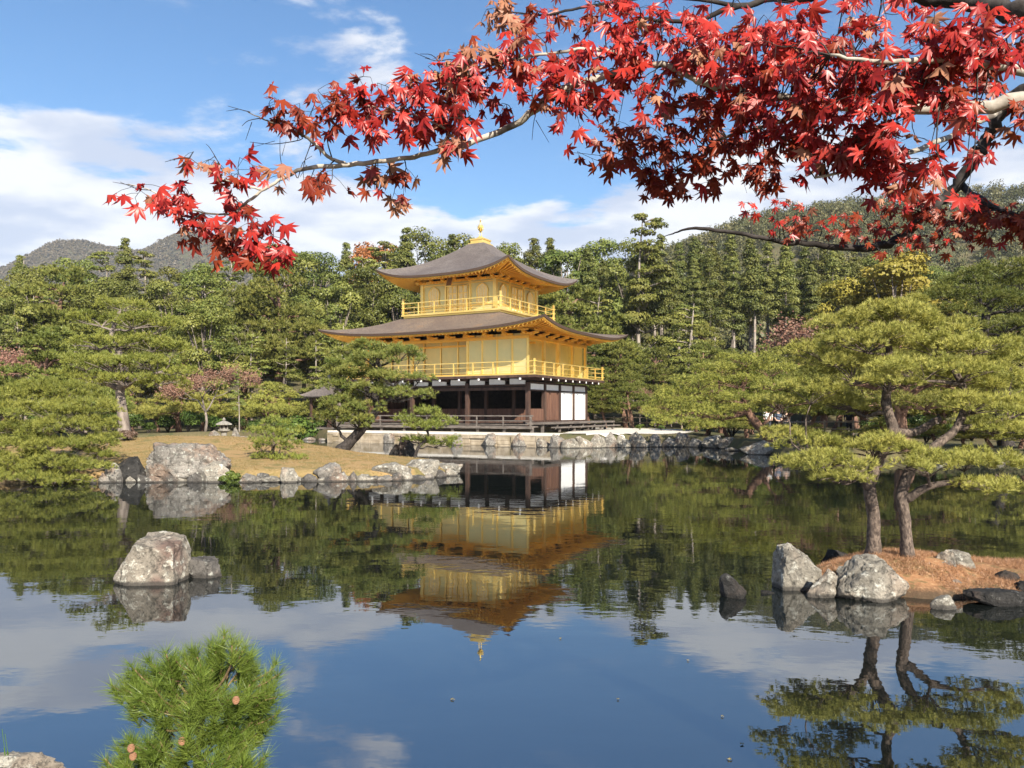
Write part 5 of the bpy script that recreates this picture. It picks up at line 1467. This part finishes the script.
def person(px, Y, h, cloth, trouser, hair, label, seed, face=-1):
    x, y, g = gpt(px, Y); r = thing('person', label, 'person', (x, y, g), random.Random(seed).uniform(-.5, .5), 'visitors on the far bank')
    k = h / 1.7
    J = [(0, 0, .92), (0, .01, 1.12), (0, .0, 1.36), (0, 0, 1.48), (0, -.01, 1.58), (0, -.02, 1.68),
         (.19, 0, 1.40), (.25, .03, 1.14), (.22, -.1, .92), (-.19, 0, 1.40), (-.25, .03, 1.14), (-.22, -.12, .94),
         (.09, 0, .86), (.10, -.02, .48), (.10, .02, .08), (.10, -.13, .03), (-.09, 0, .86), (-.10, .02, .48), (-.10, .05, .08), (-.10, -.1, .03)]
    E = [(0, 1), (1, 2), (2, 3), (3, 4), (4, 5), (2, 6), (6, 7), (7, 8), (2, 9), (9, 10), (10, 11), (0, 12), (12, 13), (13, 14), (14, 15), (0, 16), (16, 17), (17, 18), (18, 19)]
    Rr = [.14, .135, .15, .055, .085, .07, .065, .048, .035, .065, .048, .035, .085, .06, .045, .035, .085, .06, .045, .035]
    def skin(name, idx, grow, mat):
        mp = {j: i for i, j in enumerate(idx)}; me = bpy.data.meshes.new(name)
        me.from_pydata([Vector(J[j]) * k for j in idx], [(mp[a], mp[b]) for a, b in E if a in mp and b in mp], []); me.update()
        o = bpy.data.objects.new(name, me); link(o, r); md = o.modifiers.new('skin', 'SKIN'); o.modifiers.new('sub', 'SUBSURF').levels = 1; o.modifiers['sub'].render_levels = 2
        for i, j in enumerate(idx): q = (Rr[j] * grow) * k; me.skin_vertices[0].data[i].radius = (q * (1.15 if j < 3 else 1), q * (.8 if j < 3 else 1))
        me.skin_vertices[0].data[0].use_root = True; me.materials.append(mat); return o
    def cm(n, c):
        m, nt = newmat(n); out(nt, nd(nt, 'ShaderNodeBsdfPrincipled', {'Base Color': tuple(c) + (1,), 'Roughness': .85}).outputs[0]); return m
    skin('body', list(range(20)), .95, cm('skin', (.52, .33, .24)))
    skin('jacket', [0, 1, 2, 6, 7, 9, 10], 1.16, cm('cloth', cloth)); skin('trousers', [0, 12, 13, 14, 16, 17, 18], 1.18, cm('trousers', trouser))
    m = MB(); m.lathe([(.02, 1.765 * k), (.075 * k, 1.745 * k), (.10 * k, 1.69 * k), (.098 * k, 1.60 * k), (.06 * k, 1.55 * k)], 12, (0, .022 * k, 0)); m.build('hair', cm('hair', hair), r, smooth=True)


person(768, 46.5, 1.68, (.72, .72, .68), (.05, .05, .07), (.03, .02, .02), 'visitor in a white top standing left among the group on the far bank', 1)
person(778, 47.2, 1.66, (.06, .08, .12), (.04, .04, .05), (.02, .02, .02), 'visitor in dark navy clothes beside the white topped one', 2)
person(786, 47.6, 1.6, (.22, .19, .17), (.06, .06, .07), (.03, .02, .02), 'visitor in a grey brown jacket at the fence\'s left end', 3)
person(849, 44.6, 1.7, (.03, .03, .035), (.03, .03, .04), (.02, .02, .02), 'visitor all in black right of the pale fence', 4)
person(864, 44.0, 1.62, (.74, .73, .72), (.35, .33, .3), (.05, .03, .02), 'visitor in a white jacket furthest right on the far bank', 5)


# ------------------------------------------------------------------ grass, litter, floating leaves
def tufts(name, n, P, hgt, w, mat, label, cat, seed, spread=.5, m=5):
    rng = np.random.default_rng(seed); V, Fc, T = needles(P, np.repeat([[0, 0, 1.]], len(P), 0), hgt, w, m, rng, spread)
    o = bpy.data.objects.new(name, mesh_np(name, V, Fc, M[mat], T)); link(o); tag(o, label, cat, kind='stuff')


rng = np.random.default_rng(31)
X = rng.uniform(-22, 0, 60000); Yv = rng.uniform(20.5, 39, 60000); d = sdist(ISL, X, Yv); k = (d > .35) & (wob(X, Yv, .8, 2) + .5 * wob(X, Yv, 3, 1) > -.3)
X, Yv = X[k], Yv[k]; tufts('grass', 0, np.stack([X, Yv, isl_h(X, Yv) - .01], 1), .055, .012, 'grass', 'short dry yellow brown grass on the island lawn', 'grass', 1, .7)
X = rng.uniform(2.4, 8, 60000); Yv = rng.uniform(7.5, 10.8, 60000); d = sdist(IST, X, Yv); k = (d > .12) & (wob(X, Yv, 2.3, 4) + .45 * wob(X, Yv, 7, 1) > -.25)
X, Yv = X[k], Yv[k]; tufts('needle_litter', 0, np.stack([X, Yv, ist_h(X, Yv) + .004], 1), .06, .004, 'needle_litter', 'fallen orange brown pine needles covering the islet', 'pine needles', 2, 3.0, 3)
m = MB()
b = at(3, 770, 4.15)
for q in ((2, 729), (5, 734)):
    t = at(q[0], q[1], 4.1); p0 = Vector((t.x + .01, 4.12, .05)); m.bar(p0, p0.lerp(t, .6) + Vector((.004, 0, 0)), .006, .002); m.bar(p0.lerp(t, .6) + Vector((.004, 0, 0)), t, .004, .002)
o = m.build('grass_blade', M['grass_green']); tag(o, 'green grass blades standing on the lower left bank stone', 'grass blade')
fm = [(722, 717), (742, 745), (730, 760), (688, 661), (560, 639), (452, 700), (618, 700)]
for i, (p, q) in enumerate(fm):
    Y = F * CAMH / (q - HZ); bm_ = MB(); a = i * 1.3; s = .013 + .004 * (i % 3)
    pts = [(s * r_ * cos(t + a), s * r_ * sin(t + a) * .8, .004 * ((j % 3) - .6)) for j, (t, r_) in enumerate([(0, 1.2), (.5, .5), (1, .95), (1.7, .45), (2.3, .9), (3.14, .35), (4, .9), (4.6, .45), (5.3, .95), (5.8, .5)])]
    bm_.add([(0, 0, .006)] + pts, [(0, j + 1, (j + 1) % 10 + 1) for j in range(10)])
    o = bm_.build('floating_leaf', M['grass']); o.location = (gx(p, Y), Y, .006)
    tag(o, 'small dry leaf floating on the pond', 'leaf', 'leaves floating on the water')


# ------------------------------------------------------------------ the red maple overhead
def maple():
    rng = np.random.default_rng(2024); random.seed(3)
    tx, ty = 2.55, 1.75; base = gh(tx, ty)
    root = thing('maple_tree', 'red autumn maple whose boughs hang across the top of the view', 'maple tree', (tx, ty, base)); o = np.array([tx, ty, base])
    def B(pts): return spline([tuple(at(p, q, Y)) + (r,) for p, q, Y, r in pts], 6)
    tm = MB()
    trunk = spline([(tx, ty, base - .1, .16), (tx - .05, ty + .02, base + .6, .13), (tx + .03, ty, base + 1.3, .115), (tx - .06, ty + .05, 2.35, .10), (tx - .25, ty + .1, 3.0, .075), (tx - .5, ty + .1, 3.5, .05)], 5)
    tm.tube([Vector(q[:3] - o) for q in trunk], [q[3] for q in trunk], 14, wob=.05); tm.build('trunk', M['bark_dark'], root, smooth=True)
    tr = np.array(trunk)
    limbs = {
        'bough_a': ('maple', [(1180, 70, 1.8, .035), (1060, 95, 1.85, .022), (960, 108, 1.9, .015), (880, 108, 1.92, .012), (815, 103, 1.92, .011), (790, 98, 1.92, .010), (735, 90, 1.94, .0105), (699, 80, 1.96, .0095), (672, 68, 1.98, .009), (639, 63, 2.0, .0085), (599, 78, 2.0, .0095),
                               (563, 88, 2.0, .009), (543, 103, 2.0, .0095), (513, 126, 2.02, .0085), (466, 143, 2.02, .0075), (420, 155, 2.04, .0065), (389, 160, 2.04, .006), (350, 164, 2.05, .0065), (307, 168, 2.05, .0055), (284, 178, 2.05, .0045), (256, 195, 2.05, .004), (233, 215, 2.05, .0036), (221, 228, 2.05, .003)]),
        'bough_b': ('maple', [(345, 163, 2.05, .005), (330, 158, 2.04, .0046), (318, 147, 2.02, .0042), (303, 135, 2.02, .0038), (284, 127, 2.02, .0028), (268, 121, 2.0, .002), (248, 112, 2.0, .0012)]),
        'bough_c': ('bark_dark', [(1190, 40, 1.7, .05), (1080, 14, 1.9, .03), (1020, 10, 2.0, .026), (960, 3, 2.1, .022), (900, -6, 2.1, .018), (845, -8, 2.1, .014), (790, -2, 2.1, .011), (740, 6, 2.1, .008), (690, 22, 2.1, .006), (640, 18, 2.1, .004)]),
        'bough_d': ('bark_dark', [(1190, 60, 1.9, .045), (1090, 70, 2.3, .03), (1030, 88, 2.6, .024), (1002, 112, 2.65, .022), (986, 140, 2.7, .021), (970, 165, 2.7, .02), (945, 198, 2.75, .019), (925, 215, 2.75, .018), (905, 235, 2.8, .0165), (880, 246, 2.8, .014), (850, 248, 2.85, .0125), (800, 243, 2.9, .0105), (760, 238, 2.9, .0085), (720, 231, 2.95, .0075), (692, 228, 2.95, .0055), (675, 233, 3.0, .003), (665, 236, 3.0, .0015)]),
        'bough_e': ('maple', [(815, 103, 1.92, .007), (790, 118, 2.0, .006), (760, 128, 2.1, .005), (720, 140, 2.2, .004), (680, 165, 2.3, .0025), (655, 180, 2.3, .0015)]),
        'bough_f': ('maple', [(1090, 80, 1.75, .016), (1000, 66, 1.65, .01), (940, 60, 1.62, .007), (880, 62, 1.6, .005), (830, 55, 1.62, .003)]),
        'bough_g': ('maple', [(640, 62, 2.0, .006), (600, 50, 1.98, .005), (560, 52, 1.96, .004), (520, 58, 1.95, .0035), (470, 72, 1.95, .003), (430, 92, 1.95, .0022), (395, 100, 1.95, .0015)]),
        'bough_h': ('bark_dark', [(740, 6, 2.1, .006), (660, -4, 2.1, .005), (590, 6, 2.15, .004), (545, 15, 2.15, .003), (510, 12, 2.15, .0018)]),
        'bough_i': ('maple', [(1000, 112, 2.6, .01), (940, 140, 2.2, .008), (890, 158, 1.9, .006), (850, 170, 1.8, .004), (815, 178, 1.78, .0025)]),
        'bough_j': ('bark_dark', [(960, 185, 2.75, .012), (1000, 210, 2.5, .009), (1050, 225, 2.4, .006)]),
        'bough_k': ('maple', [(466, 143, 2.02, .004), (452, 132, 2.0, .0034), (432, 122, 1.98, .003), (405, 112, 1.96, .0022), (370, 106, 1.95, .0016), (345, 110, 1.95, .001)]),
        'bough_l': ('maple', [(262, 190, 2.05, .003), (240, 184, 2.02, .0022), (215, 176, 2.0, .0016), (190, 158, 2.0, .001)]),
        'bough_m': ('maple', [(233, 215, 2.05, .003), (205, 213, 2.02, .0022), (180, 206, 2.0, .0018), (150, 190, 1.98, .0014), (128, 184, 1.97, .0008)]),
        'bough_n': ('bark_dark', [(221, 226, 2.05, .003), (240, 232, 2.0, .0024), (262, 246, 1.98, .002), (280, 266, 1.96, .001)]),
    }
    bm_mat = {'maple': 'bark_maple', 'bark_dark': 'bark_dark'}; ALL = []
    for nme, (mt, pts) in limbs.items():
        b = np.array(B(pts)); ALL.append(b); m = MB()
        if pts[0][0] > 1080:
            k = tr[int(np.argmin(np.linalg.norm(tr[:, :3] - b[0, :3], axis=1)))]
            j = np.array(spline([tuple(k[:3]) + (min(k[3] * .7, pts[0][3] * 1.3),), tuple((k[:3] * .5 + b[0, :3] * .5) + np.array([0, 0, .03])) + (pts[0][3] * 1.1,), tuple(b[0])], 4)); b = np.vstack([j[:-1], b])
        m.tube([Vector(q[:3] - o) + Vector(rng.normal(size=3) * q[3] * .25) for q in b], [q[3] for q in b], 10, wob=.07)
        m.build('bough', M[bm_mat[mt]], root, smooth=True)
    A = np.concatenate(ALL)
    # (px, py, half w, half h, leaves, depth, mix: 0 red, 1 darker rust with shade in its colour, 2 dry)
    Z = [(143, 203, 8, 5, 2, 1.96, 0), (132, 190, 8, 5, 2, 1.98, 2), (168, 192, 10, 10, 5, 2.0, 0), (188, 200, 14, 14, 9, 2.0, 0), (205, 215, 16, 14, 10, 2.03, 0), (200, 155, 8, 6, 3, 1.98, 0), (215, 170, 12, 10, 7, 2.0, 2), (235, 172, 18, 10, 9, 2.02, 0), (272, 178, 14, 6, 5, 2.05, 2),
         (192, 238, 9, 10, 6, 2.02, 1), (240, 198, 14, 12, 7, 2.05, 0), (232, 250, 22, 10, 10, 2.02, 1), (262, 232, 18, 14, 15, 1.98, 0), (280, 260, 9, 18, 14, 1.95, 0), (258, 262, 14, 8, 7, 2.0, 1), (325, 186, 18, 10, 16, 2.03, 1), (388, 178, 12, 9, 7, 2.05, 2), (384, 198, 14, 12, 12, 2.05, 2), (402, 190, 8, 14, 8, 2.03, 1),
         (280, 112, 22, 12, 16, 2.0, 1), (315, 108, 26, 14, 24, 1.98, 1), (350, 122, 20, 16, 20, 1.97, 0), (352, 98, 28, 12, 22, 1.97, 0), (392, 96, 34, 20, 46, 1.96, 0), (400, 126, 26, 16, 32, 1.97, 0), (440, 82, 36, 22, 50, 1.96, 0), (440, 112, 36, 18, 44, 1.96, 0), (432, 146, 24, 8, 14, 2.02, 2),
         (475, 60, 28, 20, 34, 1.97, 2), (480, 100, 36, 22, 48, 1.96, 0), (520, 52, 28, 20, 34, 1.96, 0), (500, 18, 26, 12, 24, 2.12, 2), (540, 14, 26, 10, 20, 2.12, 1), (540, 84, 28, 24, 42, 1.98, 0), (582, 104, 34, 26, 50, 1.98, 0), (575, 62, 34, 18, 40, 1.98, 0), (590, 18, 16, 16, 12, 2.1, 1), (622, 40, 30, 22, 44, 2.0, 0), (632, 10, 28, 10, 26, 2.05, 0),
         (632, 100, 34, 26, 50, 2.02, 0), (598, 142, 30, 22, 40, 2.25, 1), (640, 142, 30, 24, 46, 2.25, 1), (570, 160, 14, 8, 8, 2.3, 1), (672, 176, 26, 22, 34, 2.3, 1), (680, 206, 16, 10, 12, 2.35, 1), (668, 30, 34, 28, 62, 2.0, 0), (700, 65, 34, 22, 54, 1.98, 0), (690, 112, 36, 24, 54, 2.1, 1), (712, 150, 30, 26, 48, 2.25, 1), (708, 190, 16, 14, 14, 2.3, 1),
         (716, 22, 34, 20, 46, 1.9, 0), (752, 40, 36, 26, 60, 1.85, 0), (760, 86, 36, 22, 56, 1.85, 0), (742, 118, 30, 20, 44, 2.0, 0), (752, 168, 26, 22, 34, 2.2, 1), (790, 60, 34, 24, 56, 1.8, 0), (800, 22, 30, 14, 34, 1.85, 0), (836, 44, 30, 26, 48, 1.72, 0), (800, 118, 36, 24, 58, 1.8, 0), (792, 150, 28, 16, 28, 1.95, 1), (840, 90, 36, 26, 60, 1.72, 0), (842, 130, 34, 22, 48, 1.75, 0), (826, 106, 20, 12, 16, 2.2, 1),
         (760, 178, 14, 14, 10, 2.2, 1), (880, 110, 34, 26, 54, 1.7, 0), (868, 150, 30, 20, 40, 1.76, 0), (876, 180, 20, 22, 24, 1.9, 0), (905, 142, 26, 20, 34, 1.7, 0), (915, 92, 30, 20, 34, 1.72, 0), (935, 40, 24, 22, 34, 1.65, 0), (960, 25, 26, 16, 34, 1.62, 0), (985, 48, 32, 20, 44, 1.6, 0), (945, 75, 30, 20, 34, 1.8, 1), (990, 80, 28, 20, 30, 2.0, 1), (1015, 30, 22, 16, 22, 1.6, 0),
         (925, 175, 22, 20, 26, 1.75, 0), (955, 190, 24, 12, 22, 1.7, 0), (965, 120, 28, 18, 30, 1.8, 0), (985, 150, 16, 10, 12, 2.6, 1), (900, 205, 36, 18, 60, 2.65, 1), (945, 222, 40, 18, 70, 2.6, 1), (990, 222, 38, 20, 66, 2.5, 1), (1030, 215, 28, 22, 46, 2.4, 1), (860, 222, 26, 14, 40, 2.8, 1), (820, 226, 26, 12, 26, 2.85, 1), (785, 214, 20, 8, 12, 2.85, 1), (745, 208, 12, 6, 6, 2.9, 0), (800, 204, 22, 8, 12, 2.8, 0),
         (880, 60, 30, 18, 20, 1.9, 1), (905, 20, 20, 10, 12, 1.9, 0), (1010, 118, 20, 14, 14, 1.9, 1), (852, 14, 20, 8, 14, 1.9, 0), (900, 242, 30, 10, 24, 2.7, 1), (960, 246, 40, 10, 30, 2.6, 1)]
    # leaf outline: seven pointed lobes around the stalk point, tip along +y
    lob = [(-125, .50), (-82, .80), (-40, .96), (0, 1.0), (40, .96), (82, .80), (125, .50)]
    ol = []
    for i, (a, r) in enumerate(lob):
        if i: ol.append((R(.5 * (a + lob[i - 1][0])), .37))
        ol.append((R(a - 12.5), r * .60)); ol.append((R(a), r)); ol.append((R(a + 12.5), r * .60))
    outl = np.array([(sin(a) * r, cos(a) * r, -.30 * r * r + .16 * r * (abs((k - 1) % 4 - 1) == 1)) for k, (a, r) in enumerate(ol)])
    base_leaf = np.vstack([[(0, -.04, 0.0)], outl]); nv = len(base_leaf); fan = np.array([(0, j + 1, j) for j in range(1, nv - 1)])
    tw = MB(); LV = {0: [], 1: [], 2: []}
    ST = []
    for (px, py, hx, hy, n, Y, mx) in Z:
        n = max(2, int(n * (1.3 if px < 300 else .84))); ne = max(1, n // 4)
        for e in range(ne):
            a = rng.uniform(0, 2 * pi); q = math.sqrt(rng.random()); dY = rng.normal() * .07
            E = np.array(at(px + hx * q * cos(a), py + hy * q * sin(a) - 5, Y + dY))
            k = int(np.argmin(np.linalg.norm(A[:, :3] - E, axis=1) + .5 * np.maximum(0, E[0] - A[:, 0])))
            s0 = A[k]; lp = limb_pts(s0[:3], E, rng.uniform(.0, .12), rng, 3, .06)
            r0 = min(s0[3] * .6, .0016 + .0012 * min(1, np.linalg.norm(E - s0[:3]) * 2))
            tw.tube([Vector(v - o) for v in lp], list(np.linspace(r0, .0007, len(lp))), 5)
            for l in range(max(1, int(round(n / ne)))):
                f = rng.integers(2, len(lp)); p0 = lp[f] if l else lp[-1]
                st = rng.normal(size=3) * np.array([.022, .02, .014]) + np.array([0, -.008, -.014]); p1 = p0 + st; ST.append((p0, p1))
                tip = nrm((np.array([rng.normal() * .75, rng.normal() * .35 - .25, -.75 + rng.normal() * .35]) + st * 10)[None])[0]
                nr = np.array([rng.normal() * .45, -.75 + rng.normal() * .35, .55 + rng.normal() * .4]); nr -= tip * (nr @ tip); nr /= np.linalg.norm(nr); rt = np.cross(tip, nr)
                sz = .0385 * rng.uniform(.68, 1.18) * (.82 if Y > 2.4 else 1)
                droop = rng.uniform(.4, 2.2) if rng.random() < .72 else rng.uniform(2.2, 4.2); Lf = base_leaf.copy(); Lf[:, 2] = Lf[:, 2] * droop + rng.normal(size=nv) * .05 + rng.normal() * .35 * Lf[:, 0] * Lf[:, 1] + rng.normal() * .18 * Lf[:, 0]; Lf[:, :2] *= 1 + rng.normal(size=(nv, 1)) * .05; Lf[:, :2] *= 1 - .10 * max(0, droop - 1.5); fold = rng.uniform(-.1, .55); Lf[:, 2] += -fold * np.abs(Lf[:, 0]); Lf[:, 0] *= 1 - .25 * max(0, fold)
                Vl = p1 + (Lf[:, :1] * rt + Lf[:, 1:2] * tip + Lf[:, 2:3] * nr) * sz
                c = mx if rng.random() < .78 else int(rng.choice([0, 1, 2], p=[.5, .33, .17]))
                LV[c].append((Vl, np.clip(rng.random() * .75 + .35 - .45 * np.linalg.norm(base_leaf[:, :2], axis=1) + rng.normal(size=nv) * .06, 0, 1)))
    for p0, p1 in ST: tw.tube([Vector(p0 - o), Vector((p0 + p1) / 2 - o + np.array([0, 0, .003])), Vector(p1 - o)], .0006, 4)
    # bare fine twigs at the outer ends
    for px, py, dx, dy, Y in ((250, 112, -22, -6, 2.0), (262, 118, -20, 8, 2.0), (300, 140, -50, 2, 2.02), (310, 146, -6, 38, 2.03), (330, 120, -12, -26, 1.97), (284, 176, -4, -40, 2.05), (240, 184, -26, -28, 2.02), (440, 64, -20, -10, 1.96), (455, 60, -30, -2, 1.96), (150, 190, -30, -8, 1.98), (185, 158, -20, 4, 2.0), (222, 170, -16, -26, 2.0), (298, 178, 14, -22, 2.05), (690, 60, -14, -36, 2.0), (735, 92, 8, 60, 2.0), (720, 140, 40, 60, 2.2), (860, 40, 30, -20, 1.8), (540, 100, -8, 40, 2.0)):
        a, b = np.array(at(px, py, Y)), np.array(at(px + dx, py + dy, Y + .05)); k = A[int(np.argmin(np.linalg.norm(A[:, :3] - a, axis=1)))][:3]
        lp = spline([tuple(k), tuple(a), tuple((a + b) / 2 + rng.normal(size=3) * .006), tuple(b)], 3); tw.tube([Vector(v - o) for v in lp], list(np.linspace(.0017, .0006, len(lp))), 5)
        c = (a + b) / 2; tw.tube([Vector(c - o), Vector(c + (b - a) * .3 + rng.normal(size=3) * .02 - o)], [.0010, .0005], 4)
    tw.build('twigs', M['bark_dark'], root)
    for c, mt, nm in ((0, 'maple', 'red_leaves'), (1, 'maple_dark', 'rust_shade_leaves'), (2, 'maple_dry', 'dry_leaves')):
        V = np.concatenate([v for v, t in LV[c]]) - o; n = len(LV[c]); Fc = (fan[None] + (np.arange(n) * nv)[:, None, None]).reshape(-1, 3); T = np.concatenate([t for v, t in LV[c]])
        link(bpy.data.objects.new(nm, mesh_np(nm, V, Fc, M[mt], T)), root)


maple()

# ------------------------------------------------------------------ air
hm, nt = newmat('haze_air')
vol = nd(nt, 'ShaderNodeVolumePrincipled', {'Color': (.80, .88, 1.0, 1), 'Density': .00012, 'Anisotropy': .0})
nt.links.new(vol.outputs[0], nd(nt, 'ShaderNodeOutputMaterial').inputs['Volume'])
m = MB(); m.box(-2400, 2400, -60, 2600, -60, 520); hz = m.build('haze', hm); tag(hz, 'thin pale haze in the air over the pond and hills', 'haze', kind='stuff')
